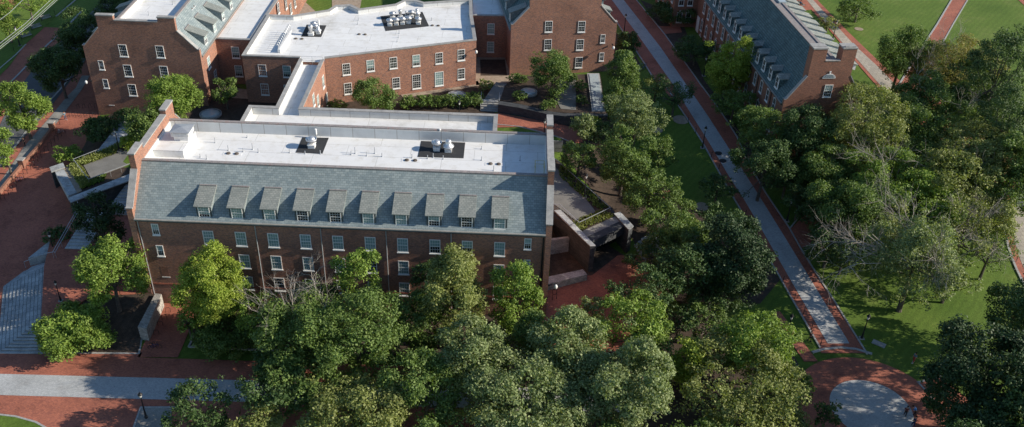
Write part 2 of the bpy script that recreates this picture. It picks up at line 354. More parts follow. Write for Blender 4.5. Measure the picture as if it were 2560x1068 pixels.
# street and sidewalks at the top left
ribbon('street', [(-60, 420), (-20, 355), (25, 262), (60, 205), (110, 140), (200, 60), (260, 0)], [(-20, 455), (35, 375), (110, 290), (160, 225), (215, 150), (262, 60), (290, 0)], 0, 420, asphalt, 0.09)
ribbon('planting_strip', [(-60, 150), (0, 60), (30, 20), (60, 0), (62, -5)], [(-60, 255), (0, 190), (25, 165), (60, 115), (100, 80), (150, 30), (180, 0)], 0, 250, lawn, 0.10)
kerb('kerb', [(-40, 225), (0, 172), (40, 138), (65, 112)]); kerb('kerb', [(140, 42), (190, 0), (200, -10)])
kerb('kerb', [(-30, 265), (22, 212), (78, 155), (120, 112), (150, 86), (205, 28)], 0.35)
kerb('kerb', [(35, 372), (60, 338), (118, 262), (160, 215), (200, 160)], 0.35)
ribbon('gravel_bed', [(-30, 505), (0, 458), (60, 368), (133, 285), (165, 245), (190, 220), (205, 190)], [(-20, 520), (0, 490), (70, 400), (130, 325), (180, 258), (205, 225), (225, 190)], 190, 505, gravel, 0.085)
sheet('upper_walk', gp((-80, -40), (-80, 70), (0, 45), (45, 12), (60, -30)), redpave, 0.12)
# front walk
yS = [G(300, 945)[1], G(300, 998)[1]]; yF0 = G(0, 888)[1]; yF1 = G(0, 1110)[1]
sheet('front_walk', [(-62, yF0 - 0.1), (95, yF0 + 1.4), (95, yF1), (-62, yF1)], redpave, 0.07, label='red brick walk along the front')
sheet('walk_strip', [(-62, G(0, 948)[1]), (70, G(500, 943)[1] + .6), (70, G(400, 994)[1] + .5), (-62, G(0, 1000)[1])], greypave, 0.09, label='pale grey paver strip of the front walk')
sheet('grass_bed', gp((-20, 1037), (40, 1044), (90, 1058), (130, 1080), (-20, 1090)), lawn, 0.13)
kerb('kerb', [(-20, 1036), (40, 1043), (90, 1057), (130, 1080)])
sheet('gravel_bed', gp((350, 1020), (430, 1020), (430, 1085), (330, 1085)), gravel, 0.12); kerb('kerb', [(330, 1085), (352, 1020), (440, 1020)])
sheet('front_court', [(2.3, -7.6), (7.5, -7.4), (7.2, 3.4), (2.0, 3.4)], redpave, 0.085)
sheet('front_walk', [(-9.6, -8.3), (2.6, -8.1), (2.6, -6.75), (-9.6, -7.25)], redpave, 0.085)
sheet('court_soil', gp((190, 400), (250, 300), (470, 180), (560, 190), (640, 250), (620, 305), (430, 330), (240, 400)), mulch, 0.055)
sheet('court_soil', gp((1378, 540), (1500, 600), (1560, 640), (1480, 700), (1374, 705)), mulch, 0.12)
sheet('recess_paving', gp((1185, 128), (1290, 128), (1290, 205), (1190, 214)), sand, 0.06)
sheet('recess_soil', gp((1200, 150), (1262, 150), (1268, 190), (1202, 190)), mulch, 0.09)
sheet('dry_grass_edge', gp((660, -20), (735, -20), (790, 30), (700, 60)), sand, 0.05)
sheet('dry_grass_edge', gp((830, 0), (905, -6), (900, 22), (830, 28)), sand, 0.05)
sheet('shade_sheet', gp((1390, 360), (1480, 300), (1530, 300), (1600, 420), (1620, 560), (1560, 560), (1450, 440)), mulch, 0.05)  # dark mulch sheet stands in for tree shade on the lawn
sheet('court_soil', gp((1190, 212), (1285, 150), (1285, 250), (1200, 262)), mulch, 0.05)
# bed in front of the main hall
sheet('planting_bed', [G(478, 868)[:2], (62, -5.6), (62, 3.6), (6.5, 3.6)], mulch, 0.11); kerb('kerb', [(472, 868), (600, 874), (760, 880)]); kerb('kerb', [(472, 868), (487, 840)])
# raised bed and landing left of the main hall
def bedz(x, y): return -1.42 + 1.7 * ss(y, -6.6, 2.5)
sheet('planting_bed', [(-9.6, -7.4), (2.2, -6.9), (1.5, -4), (1.6, 3.2), (0.2, 3.3), (-11.4, 3.3), (-12, -2.4)], mulch, 0.0, bedz)
kerb('kerb', [(-9.6, -7.45), (2.25, -6.95), (1.6, -4.3)], 0.3, 0.12, world=True)
pad = MB(); pad.prism([(-16.6, 8.4), (-12.2, -2.42), (-9.6, -2.42), (-7.5, 2.2), (-0.05, 3.25), (-0.05, 27), (-17, 27), (-20, 20)], -2.2, 0.33, 0); struct('landing', pad, redpave)
# big granite steps
st = thing('plaza_steps', 'broad pale granite steps wrapping a corner at the left edge', 'steps', (-15, -2, -1.5), absz=True)
m = MB(); A0, A1 = (-21.6, 5.6), (-16.7, 8.35); B0, B1 = (-15.9, -8.0), (-12.2, -2.5); NS = 12
for k in range(NS):
    t = k / (NS - 1); a = (A0[0] + (A1[0] - A0[0]) * t, A0[1] + (A1[1] - A0[1]) * t); b = (B0[0] + (B1[0] - B0[0]) * t, B0[1] + (B1[1] - B0[1]) * t)
    z1 = -1.5 + 0.15 * (k + 1); u = (-1 * .30, -.95)
    top = (a[0] + 1.6 + 0.25 * k * 0, a[1] + 4.6 - 2.4 * t)
    poly = [(a[0] + 15, a[1])] if 0 else [b, (-9.5 - .12 * (1 - t), b[1] + .35), (-9.7, -2.3), (-12.15, -2.3), (-16.5, 8.3), (-15.5, 12.3), (top[0], top[1]), a]
    a_ok = poly
    m.add([(x - (-15), y - (-2), z1) for x, y in a_ok], [tuple(range(len(a_ok)))], 0)
    n = len(a_ok); m.add([(x + 15, y + 2, z1 - 0.15) for x, y in a_ok] + [(x + 15, y + 2, z1) for x, y in a_ok], [(i, (i + 1) % n, n + (i + 1) % n, n + i) for i in range(n)], 0)
m.build('treads', granite, st)
j_ = MB()  # dark strips along the treads stand in for riser shade
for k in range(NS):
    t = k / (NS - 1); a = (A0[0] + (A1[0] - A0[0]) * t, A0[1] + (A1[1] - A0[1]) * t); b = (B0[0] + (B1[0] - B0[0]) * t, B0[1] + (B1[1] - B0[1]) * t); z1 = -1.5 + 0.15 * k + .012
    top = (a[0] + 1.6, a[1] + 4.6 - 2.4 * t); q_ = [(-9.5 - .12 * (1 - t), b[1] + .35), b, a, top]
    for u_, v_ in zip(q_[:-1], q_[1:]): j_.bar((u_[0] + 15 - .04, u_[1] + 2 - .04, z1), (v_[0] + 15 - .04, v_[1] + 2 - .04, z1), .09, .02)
j_.build('riser_shade_lines', trim, st)
kerbm2 = kerbm
# right plaza beside the hall
sheet('lower_plaza', gp((1352, 765), (1374, 700), (1480, 690), (1545, 640), (1612, 640), (1670, 700), (1620, 800), (1540, 880), (1352, 900)), redpave, 0.13, label='shaded red brick court beside the hall')
# courtyard
def yard(x, y): return gz(x, y)
sheet('court_path', gp((1185, 300), (1245, 283), (1370, 306), (1440, 322), (1475, 345), (1445, 362), (1375, 338), (1310, 318), (1185, 322)), redpave, 0.08, label='sunlit red brick path behind the hall')
kerb('kerb', [(1190, 306), (1240, 312), (1300, 318), (1370, 336), (1440, 362)], 0.18)
sheet('court_paving', gp((500, 240), (640, 250), (620, 225), (540, 215)), sand, 0.08)
sheet('gravel_edge', gp((1000, 236), (1195, 203), (1200, 215), (1010, 246)), sand, 0.06)
sheet('courtyard_soil', gp((600, 245), (1215, 200), (1240, 290), (620, 290)), mulch, 0.03)
# diagonal walk on the right
sL = [(1529.2, 0), (1598.9, 94.4), (1686.5, 218), (1714.4, 265.2), (1775, 361.8), (1820, 438.2), (1860, 500.2), (1905, 576.6), (1985.8, 718.2), (2070.1, 862)]
sR = [(1558.4, 0), (1652.8, 121.3), (1731.5, 236), (1766, 285.4), (1835.7, 393.3), (1863.8, 438.2), (1893.7, 484.5), (1956.6, 585.6), (2037.5, 718.2), (2122.9, 858.7)]
oL = [(1500, 0), (1542.7, 58.4), (1607.9, 155), (1634.8, 198.9), (1698.7, 269.7), (1754.8, 355), (1799.8, 436), (1860, 540.7), (1947.6, 691), (2005, 792), (2052, 874)]
oR = [(1590, 0), (1660.7, 85.4), (1750, 211), (1815.5, 301), (1842.5, 343.8), (1867.2, 402), (1911.7, 480), (1972.4, 570), (2003.8, 626), (2062, 718), (2085.8, 754), (2168, 887)]
sLx = [(1529.2 - 30, -40)] + sL; sRx = [(1527, -40)] + sR; oLx = [(1470, -40)] + oL; oRx = [(1560, -40)] + oR
ribbon('red_walk', oLx, oRx, -40, 884, redpave, 0.07)
ribbon('walk_strip', sLx, sRx, -40, 860, greypave, 0.095)
kerb('kerb', [(1542.7, 58.4), (1607.9, 155), (1634.8, 198.9), (1652, 198.9), (1698.7, 269.7), (1754.8, 355), (1799.8, 436), (1860, 540.7), (1947.6, 691), (2005, 792), (2050, 871)], 0.24)
kerb('kerb', oRx, 0.24)
# circle plaza bottom right
cc = G(2148, 952); R1 = 5.15; cx, cy = cc[0], cc[1] - R1
def disc(r, n=64, c=None, a0=0, a1=360): return [((c or (cx, cy))[0] + r * math.cos(math.radians(a)), (c or (cx, cy))[1] + r * math.sin(math.radians(a))) for a in np.linspace(a0, a1, n, endpoint=a1 - a0 < 360)]
R2 = math.dist((cx, cy), G(2330, 985)[:2])
sheet('circle_plaza', disc(R2), redpave, 0.10, label='round red brick plaza at the end of the diagonal walk')
sheet('circle_centre', disc(R1), greypave, 0.125, label='grey paver disc in the middle of the round plaza')
kerb('kerb', [(2030, 882), (2060, 874), (2100, 870), (2140, 874), (2180, 886)], 0.4, 0.14); kerb('kerb', [(2295, 958), (2315, 980), (2345, 1015)], 0.25); kerb('kerb', [(2292, 958), (2352, 942)], 0.25)
sheet('red_walk', gp((2295, 960), (2350, 944), (2420, 1000), (2400, 1100), (2320, 1100), (2340, 1015)), redpave, 0.08)
ribbon('red_walk', [(1720, 790), (1760, 830), (1830, 900), (1880, 960)], [(1760, 790), (1800, 842), (1870, 900), (1930, 960)], 790, 960, redpave, 0.075)
ribbon('red_walk', [(1925, 780), (1960, 830), (2010, 905)], [(1950, 780), (1992, 836), (2045, 905)], 780, 905, redpave, 0.085)
ribbon('red_walk', [(1600, 430), (1650, 492), (1735, 590)], [(1632, 430), (1690, 492), (1775, 590)], 430, 590, redpave, 0.07)
sheet('red_walk', gp((1975, 574), (2010, 540), (2040, 540), (2060, 600), (2003, 622)), redpave, 0.08); kerb('kerb', [(1975, 572), (1993, 548), (2012, 525)], 0.2)
sheet('red_walk', gp((1645, 66), (1700, 68), (1705, 82), (1662, 86)), redpave, 0.09)
# top right walks
ribbon('red_walk', [(1975, -30), (2006, 0), (2084.7, 89), (2150, 168), (2200, 225)], [(2010, -30), (2042.7, 0), (2120, 80), (2202.8, 160), (2275, 225)], -30, 225, redpave, 0.07)
ribbon('beige_walk', [(1990, -30), (2016, 0), (2103, 105), (2170, 180), (2210, 225)], [(2000, -30), (2032, 0), (2132, 110), (2197.6, 170.6), (2250, 225)], -30, 225, beigepave, 0.095)
ribbon('red_walk', [(2400, -30), (2378.9, 0), (2343, 60.7), (2318, 99), (2240, 225)], [(2438, -30), (2419, 0), (2383, 60.7), (2329.4, 157), (2292, 225)], -30, 225, redpave, 0.075)
kerb('kerb', [(2400, -30), (2378.9, 0), (2343, 60.7), (2318, 99), (2240, 225)], 0.35); kerb('kerb', [(2438, -30), (2419, 0), (2383, 60.7), (2329.4, 157), (2292, 225)], 0.25)
ribbon('red_walk', [(2500, -40), (2545, 0), (2600, 50)], [(2540, -40), (2580, 0), (2640, 50)], -40, 50, redpave, 0.07)
sheet('red_walk', gp((2230, 215), (2330, 190), (2460, 330), (2640, 480), (2640, 560), (2440, 440), (2260, 280)), redpave, 0.08)
sheet('bench_pad', gp((1990, 0), (2018, 0), (2030, 25), (2006, 27)), redpave, 0.08)
# far right round plaza
def circum(a, b, c):
    ax, ay = a[:2]; bx, by = b[:2]; cx_, cy_ = c[:2]; d = 2 * (ax * (by - cy_) + bx * (cy_ - ay) + cx_ * (ay - by))
    ux = ((ax * ax + ay * ay) * (by - cy_) + (bx * bx + by * by) * (cy_ - ay) + (cx_ * cx_ + cy_ * cy_) * (ay - by)) / d
    uy = ((ax * ax + ay * ay) * (cx_ - bx) + (bx * bx + by * by) * (ax - cx_) + (cx_ * cx_ + cy_ * cy_) * (bx - ax)) / d
    return (ux, uy), math.dist((ux, uy), a[:2])
c2, r2 = circum(G(2514, 580), G(2521, 614), G(2555, 700))
sheet('east_plaza', disc(r2, 72, c2), redpave, 0.07); sheet('east_plaza_paving', disc(r2 - 1.1, 72, c2), beigepave, 0.09)
kerb('kerb', disc(r2 + 0.1, 60, c2, 100, 260), 0.35, world=True)
sheet('east_plaza_ring', gp((2536, 507), (2549, 481), (2640, 460), (2640, 540), (2560, 530)), asphalt, 0.11)
# mulch rings and bare soil
def ring(px, py, r, mat=sand): x, y, z = G(px, py); sheet('mulch_ring', disc(r, 20, (x, y)), mat, 0.06)
for a in ((1643, 326, 1.0), (1755, 517, 1.1), (2147, 73, 1.0), (1702, 300, 1.5)): ring(*a)
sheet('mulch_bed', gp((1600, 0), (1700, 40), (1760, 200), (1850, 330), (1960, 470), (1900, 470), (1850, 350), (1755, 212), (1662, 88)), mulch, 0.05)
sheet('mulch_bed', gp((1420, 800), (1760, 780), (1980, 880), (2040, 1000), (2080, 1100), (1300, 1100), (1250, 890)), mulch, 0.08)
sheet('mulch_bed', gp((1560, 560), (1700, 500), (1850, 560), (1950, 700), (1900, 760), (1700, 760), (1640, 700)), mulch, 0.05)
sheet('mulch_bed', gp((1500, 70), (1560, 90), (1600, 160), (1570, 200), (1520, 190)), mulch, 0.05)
# ------------------------------------------------------------------ windows
def win_meshes(w, h, cols, rows, key=False):
    f = MB(); t = 0.10
    f.box((-w / 2, -0.07, 0), (-w / 2 + t, 0.02, h)); f.box((w / 2 - t, -0.07, 0), (w / 2, 0.02, h))
    f.box((-w / 2 + t, -0.07, h - t), (w / 2 - t, 0.02, h)); f.box((-w / 2 + t, -0.07, 0), (w / 2 - t, 0.02, t))
    f.box((-w / 2 - 0.06, -0.16, -0.17), (w / 2 + 0.06, 0.02, -0.003)); f.box((-w / 2 + t, -0.05, h * .5 - .04), (w / 2 - t, 0.01, h * .5 + .04))
    for i in range(1, cols): x = -w / 2 + t + (w - 2 * t) * i / cols; f.box((x - .015, -0.035, t), (x + .015, 0.0, h - t))
    for i in range(1, rows):
        z = t + (h - 2 * t) * i / rows
        if abs(z - h / 2) > 0.1: f.box((-w / 2 + t, -0.032, z - .015), (w / 2 - t, 0.0, z + .015))
    if key: f.add([(-.1, -.08, h + .02), (.1, -.08, h + .02), (.17, -.08, h + .42), (-.17, -.08, h + .42), (-.1, .02, h + .02), (.1, .02, h + .02), (.17, .02, h + .42), (-.17, .02, h + .42)], [(0, 1, 2, 3), (1, 5, 6, 2), (4, 0, 3, 7), (3, 2, 6, 7)])
    fm = f.mesh('window', white); ps = []
    for fr in (1.0, 0.72, 0.0, 0.5):
        p = MB(); y = -0.012; zm = t + (h - 2 * t) * (1 - fr)
        if fr < 1: p.add([(-w / 2 + t, y, t), (w / 2 - t, y, t), (w / 2 - t, y, zm), (-w / 2 + t, y, zm)], [(0, 1, 2, 3)], 0)
        if fr > 0: p.add([(-w / 2 + t, y, zm), (w / 2 - t, y, zm), (w / 2 - t, y, h - t), (-w / 2 + t, y, h - t)], [(0, 1, 2, 3)], 1)
        ps.append(p.mesh('pane', [glassd, blind]))
    return fm, ps
WT = {'std': win_meshes(1.45, 2.25, 4, 4), 'small': win_meshes(0.95, 1.75, 3, 3), 'dorm': win_meshes(1.5, 1.75, 4, 4), 'tall': win_meshes(1.7, 2.9, 4, 6), 'east': win_meshes(1.2, 2.3, 2, 2, True), 'edorm': win_meshes(1.2, 2.05, 2, 2)}
wr = random.Random(3)
def add_win(parent, loc, rz, kind, mode=None):
    fm, ps = WT[kind]; dz = BASEZ.get(parent.name, 0.0)
    o = link('window', fm, parent, (loc[0], loc[1], loc[2] - dz), rz)
    k = mode if mode is not None else wr.choice([0, 0, 1, 1, 2, 2, 3]); link('pane', ps[k], o); return o
class Fr:
    def __init__(s, o, th): s.o = o; s.th = th; s.c = math.cos(th); s.s = math.sin(th)
    def w(s, x, y, z=0): return (s.o[0] + x * s.c - y * s.s, s.o[1] + x * s.s + y * s.c, z)
    def l(s, p): dx, dy = p[0] - s.o[0], p[1] - s.o[1]; return (dx * s.c + dy * s.s, -dx * s.s + dy * s.c, float(p[2]))
# ------------------------------------------------------------------ halls with parapet gables
def slab_on(m, prof, x0, x1, th, over=0.06, mat=0):
    for (y0, z0), (y1, z1) in prof:
        dy, dz = y1 - y0, z1 - z0; l = math.hypot(dy, dz); ny, nz = -dz / l, dy / l
        if nz < 0: ny, nz = -ny, -nz
        m.yz([(y0, z0), (y1, z1), (y1 + ny * th, z1 + nz * th), (y0 + ny * th, z0 + nz * th)], x0 - over, x1 + over, mat)
def hall(name, label, fr, zb, q, mb_brick, mb_slate, deckmat, mats2=None):
    L, W, t = q['L'], q['W'], q['t']; e, yc, zc, dk = q['eave'], q['yc'], q['zc'], q['deck']
    root = thing(name, label, 'building', (fr.o[0], fr.o[1], zb), fr.th, absz=True)
    m = MB(); m.box((t, 0, zb - 2), (L - t, 0.4, e - .7)); m.box((t, W - .4, zb - 2), (L - t, W, e - .7)); m.build('wall', mb_brick, root)
    lp = q.get('lap', .24); ins, cw, cz, ch, mid, sh = q['inset'], q['cw'], q['copz'], q['chz'], q['mid'], q['sh']
    prof = [(-lp, zb - 2), (-lp, sh), (-lp + .35, sh), (ins, cz), (ins, ch), (ins + cw, ch), (ins + cw, mid), (W - ins - cw, mid), (W - ins - cw, ch), (W - ins, ch), (W - ins, cz), (W + lp - .35, sh), (W + lp, sh), (W + lp, zb - 2)]
    for x0, x1 in ((0, t), (L - t, L)):
        g = MB(); g.yz(prof, x0, x1); go = g.build('gable_wall', mb_brick, root)
        for segs, th, ov in (([((-lp - .05, sh), (-lp + .35, sh)), ((-lp + .35, sh), (ins, cz))], .14, .07), ([((W - ins, cz), (W + lp - .35, sh)), ((W + lp - .35, sh), (W + lp + .05, sh))], .14, .07), ([((ins + cw + .07, mid), (W - ins - cw - .07, mid))], .14, .07),
                             ([((ins - .08, ch), (ins + cw + .08, ch))], .22, .08), ([((W - ins - cw - .08, ch), (W - ins + .08, ch))], .22, .08)):
            c = MB(); slab_on(c, segs, x0, x1, th, ov); c.build('coping', coping, go)
        if q.get('pot'): c = MB(); c.box((x0 + .1, ins + .3, ch + .225), (x1 - .1, ins + cw - .3, ch + .42), 0); c.build('chimney_pot', coping, go)
    r = MB(); yo = -.32
    sl = (zc - e) / yc
    for mir in (0, 1):
        f = (lambda y: W - y) if mir else (lambda y: y)
        r.yz([(f(yo), e + yo * sl), (f(yc), zc), (f(yc), zc - .5), (f(.2), e - .45), (f(yo), e + yo * sl - .12)], t, L - t, 0)
    r.build('roof', mb_slate, root)
    k = MB(); 
    for mir in (0, 1):
        f = (lambda y: W - y) if mir else (lambda y: y)
        a, b = sorted((f(yc - .12), f(yc + .42))); k.box((t, a, zc - .06), (L - t, b, zc + .10))
    k.build('ridge_curb', purple, root)
    d = MB(); d.box((t, yc + .42, dk - .4), (L - t, W - yc - .42, dk), 0)
    if zc - dk > .4:
        for mir in (0, 1):
            f = (lambda y: W - y) if mir else (lambda y: y)
            a, b = sorted((f(yc + .2), f(yc + .5))); d.box((t, a, dk), (L - t, b, zc - .055), 1)
        d.box((t, yc + .5, dk), (t + .14, W - yc - .5, zc - .1), 1); d.box((L - t - .14, yc + .5, dk), (L - t, W - yc - .5, zc - .1), 1)
    d.build('roof_deck', deckmat, root)
    c = MB()
    for y0, y1 in ((-.30, .0), (W, W + .30)): c.box((t + .003, y0, e - .62), (L - t - .003, y1, e - .34), 0)
    for y0, y1 in ((-.46, -.2), (W + .2, W + .46)): c.box((t + .003, y0, e - .34), (L - t - .003, y1, e - .2), 1)
    c.build('cornice', [trim, trimlite], root)
    return root
def dormer_shed(sl, w=2.3, d=3.35, h=1.95):
    b = MB(); b.yz([(.3, 0.02), (.3, h), (d - .25, sl * (d - .25) - .05), (d - .3, sl * (d - .3) - .35), (1.2, .4)], -w / 2 + .14, w / 2 - .14, 1)
    b.yz([(-.12, h - .06), (-.12, h + .06), (d, sl * d + .05), (d, sl * d - .15), (.3, h - .02)], -w / 2, w / 2, 0)
    b.box((-w / 2 + .16, .24, 0.05), (w / 2 - .16, .3, h - .05), 2)
    b.box((-w / 2 + .02, d - .18, sl * d + .02), (w / 2 - .02, d + .02, sl * d + .12), 3)
    return b.mesh('dormer', [slateD, slate, trim, purple])
def add_dormer(root, me, xc, y, e, rz, winkey, wz=.12, wy=.235, mode=None):
    dz = BASEZ[root.name]; o = link('dormer', me, root, (xc, y, e - dz), rz); fm, ps = WT[winkey]
    wo = link('window', fm, o, (0, wy, wz)); k = mode if mode is not None else wr.choice([0, 1, 2, 0, 3]); link('pane', ps[k], o, (0, wy, wz)); return o
# --- main hall
frA = Fr((0, 3.5), 0)
qA = dict(L=56, W=22.74, t=.79, eave=13.3, yc=5.6, zc=18.6, deck=17.0, sh=14.62, inset=3.7, cw=2.99, copz=18.35, chz=20.5, mid=19.85)
hallA = hall('brick_hall', 'long brick hall with ten shed dormers and white flat roof in the centre', frA, -1.5, qA, brick, slate, [membrane, lining])
slA = (18.6 - 13.3) / 5.6; dA = dormer_shed(slA)
modes = [1, 0, 0, 2, 2, 0, 0, 3, 2, 0]
for i in range(10):
    xc = 10.04 + 4.335 * i; add_dormer(hallA, dA, xc, 0, 13.3, 0, 'dorm', mode=modes[i])
    add_dormer(hallA, dA, xc, 22.74, 13.3, math.pi, 'dorm')
    for r_, (z, md) in enumerate(((9.15, [0, 0, 0, 0, 0, 0, 0, 3, 3, 0][i]), (5.38, [0, 0, 0, 0, 0, 2, 0, 0, 0, 0][i]), (1.6, None))): add_win(hallA, (xc + .1, 0, z), 0, 'std', md)
for x, zz in ((3.2, (10.45, 6.9)), (52.9, (10.45, 6.9))):
    for z in zz: add_win(hallA, (x, 0, z), 0, 'small', 3)
m = MB(); m.box((2.65, -.05, 3.15), (3.75, .05, 3.3)); m.build('window_sill', white, hallA)
m = MB(); m.box((2.7, -.012, 3.3), (3.7, .1, 5.0)); m.build('blind_window', mb := brickE, hallA)
for x in (1.05, 16.6, 25.3, 34.0, 42.65): m = MB(); m.tube([(x, -.1, 12.6), (x, -.1, -1.5)], .075, 6); m.build('downspout', steelmatt, hallA)
m = MB(); m.tube([(54.95, -.1, 12.6), (54.95, -.1, -1.5)], .09, 6); m.build('downspout', iron, hallA)
m = MB(); m.box((.8, -.07, 1.9), (55.2, .0, 2.12)); m.build('string_course', redpave, hallA)
# roof furniture of the main hall
DK = 17.0
def pipe_part(root, x, y, z, h=.55, r=.055, mat=None):
    p = MB(); p.lathe([(.16, 0), (.12, .06), (.07, .1), (r, .12), (r, h)], (x, y, z), 8); return p.build('vent_pipe', mat or steelmatt, root)
def L_(px, py, z, fr): return fr.l(P(px, py, z))
for px, py, h in ((480, 344, .6), (538, 357, .8), (571, 376, .8), (501, 393, .5), (517, 398, .7), (618, 344, .4), (608, 380, .6), (632, 374, 1.0), (646, 381, .6), (724, 382, .6), (763, 385, .5), (801, 385, .6), (878, 387, .6), (888, 384, 1.0), (937, 384, 1.0), (917, 390, .6), (955, 392, .6), (1030, 395, .6), (1069, 397, .6), (1108, 398, .6), (1083, 394, .7), (1204, 401, .6), (1204, 373, .5), (1234, 427, .8), (1300, 402, .8)):
    l = L_(px, py, DK, frA); pipe_part(hallA, l[0], l[1], DK, h)
def drains(root, px, py, z, fr):
    l = L_(px, py, z, fr); m = MB()
    m.box((l[0] - 1.3, l[1] - .45, z), (l[0] + 1.3, l[1] + .45, z + .03), 0)
    for dx in (-.55, .6): m.lathe([(.32, .03), (.3, .16), (.15, .24)], (l[0] + dx, l[1], z), 10, 1)
    m.build('roof_drain', [membrane, bark], root)
for px, py in ((581, 385), (1027, 402), (1236, 411)): drains(hallA, px, py, DK, frA)
def pad_poly(root, pts, z, fr):
    q_ = [L_(x, y, z, fr) for x, y in pts]; m = MB(); m.prism([(p[0], p[1]) for p in q_], z, z + .035); return m.build('roof_mat', mat_black, root)
pad_poly(hallA, [(756, 344), (822, 345), (806, 385), (739, 382)], DK, frA); pad_poly(hallA, [(1053, 353), (1163, 357), (1159, 396), (1044, 393)], DK, frA)
def make_fan(kind='bowl', s=1.0):
    root = thing('exhaust_fan', '', 'roof fan', (0, 0, 0))
    m = MB(); m.box((-.48, -.48, 0), (.48, .48, .5)); m.box((-.55, -.55, .5), (.55, .55, .58)); m.build('curb', white, root)
    m = MB()
    if kind == 'bowl': m.lathe([(.3, .58), (.3, .7), (.42, .8), (.72, 1.05), (.8, 1.35), (.78, 1.42), (.70, 1.4), (.6, 1.2)], (0, 0, 0), 18)
    elif kind == 'dome': m.lathe([(.35, .58), (.78, .72), (.82, .85), (.72, 1.0), (.45, 1.15), (.42, 1.6), (.4, 1.75), (.2, 1.86)], (0, 0, 0), 18)
    else: m.lathe([(.34, .58), (.36, 1.3), (.42, 1.45), (.42, 1.9), (.36, 2.02), (.2, 2.1)], (0, 0, 0), 18)
    m.build('housing', steel, root, True)
    if kind == 'bowl':
        m = MB(); m.lathe([(.5, 1.12), (.56, 1.3), (.5, 1.5), (.3, 1.66), (.1, 1.7)], (0, 0, 0), 16); m.build('motor_cap', steel, root, True)
    return root
FANS = {k: make_fan(k) for k in ('bowl', 'dome', 'stack')}; used = set()
def fan(kind, px, py, z, label, s=1.0, group=None):
    p = P(px, py, z + .035)
    if kind not in used: used.add(kind); o = FANS[kind]; o.location = p; o['label'] = label; o.scale = (s,) * 3
    else: o = dup(FANS[kind], p, 0, label, None, s); 
    if group: o['group'] = group
    elif 'group' in o.keys(): del o['group']
    return o
fan('bowl', 780, 368, DK, 'single round steel exhaust fan on the square black mat of the long hall'); fan('bowl', 1092, 375, DK, 'bowl-shaped steel exhaust fan, left of the pair on the long hall roof', .95)
fan('dome', 1121, 378, DK, 'domed steel exhaust fan, right of the pair on the long hall roof')
def flue(px, py, z, h, label):
    t = thing('roof_flue', label, 'flue', P(px, py, z)); m = MB(); m.lathe([(.1, 0), (.1, h * .35), (.05, h * .36), (.05, h * .4)], (0, 0, 0), 8); m.build('stem', steelmatt, t)
    m = MB(); m.lathe([(.16, h * .4), (.17, h * .95), (.1, h)], (0, 0, 0), 10); m.build('canister', white, t)
flue(791, 345, DK, 1.5, 'white canister flue behind the single fan on the long hall'); flue(1100, 351, DK, 1.9, 'thin white canister flue behind the pair of fans on the long hall')
# louvred hatch on its platform
hb = thing('roof_hatch', 'boxy louvred roof vent on a white platform near the left gable', 'roof vent', P(428, 388, DK), absz=False)
m = MB(); m.box((-2.2, -.6, 0), (2.0, 5.0, 1.1)); m.build('platform', membrane, hb)
m = MB(); m.box((-.1, 2.2, 1.1), (1.9, 4.0, 1.75)); m.build('curb', white, hb)
m = MB()
for i in range(4): m.box((-.35, 1.95, 1.78 + i * .2), (2.15, 4.25, 1.9 + i * .2))
m.box((-.25, 2.05, 1.75), (2.05, 4.15, 2.5)); m.build('louvres', white, hb)
m = MB(); m.add([(-.5, 1.8, 2.56), (2.3, 1.8, 2.56), (2.3, 4.4, 2.56), (-.5, 4.4, 2.56), (.9, 3.1, 2.85), (-.5, 1.8, 2.5), (2.3, 1.8, 2.5), (2.3, 4.4, 2.5), (-.5, 4.4, 2.5)], [(0, 1, 4), (1, 2, 4), (2, 3, 4), (3, 0, 4), (0, 5, 6, 1), (1, 6, 7, 2), (2, 7, 8, 3), (3, 8, 5, 0)]); m.build('lid', steelmatt, hb)
# yellow guard
yg = thing('guard_rail', 'yellow safety rail round the ladder at the right end of the roof', 'railing', P(1350, 434, DK)); m = MB()
for x, y in ((-.7, 0), (.55, 0), (-.7, 1.6), (.55, 1.6)): m.tube([(x, y, 0), (x, y, 1.1)], .04, 6)
for z in (.55, 1.1):
    m.tube([(-.7, 0, z), (-.7, 1.6, z), (.55, 1.6, z), (.55, 0, z)], .035, 6)
m.build('rails', yellow, yg)
# wall lamps
def wall_lamp(px, py, pt, n, label, flip=1):
    p = hit(px, py, pt, n); t = thing('wall_lamp', label, 'lamp', tuple(p)); nx, ny = n[0] * flip, n[1] * flip
    m = MB(); m.box((-.12, -.12, -.12), (.12, .12, .12)); m.tube([(0, 0, 0), (nx * .5, ny * .5, .25), (nx * .9, ny * .9, .1)], .05, 6); m.build('bracket', iron, t)
    m = MB(); m.lathe([(.08, .1), (.2, 0), (.27, -.25), (.2, -.5), (.05, -.6)], (nx * .95, ny * .95, 0), 12); m.build('globe', lampglass, t, True)
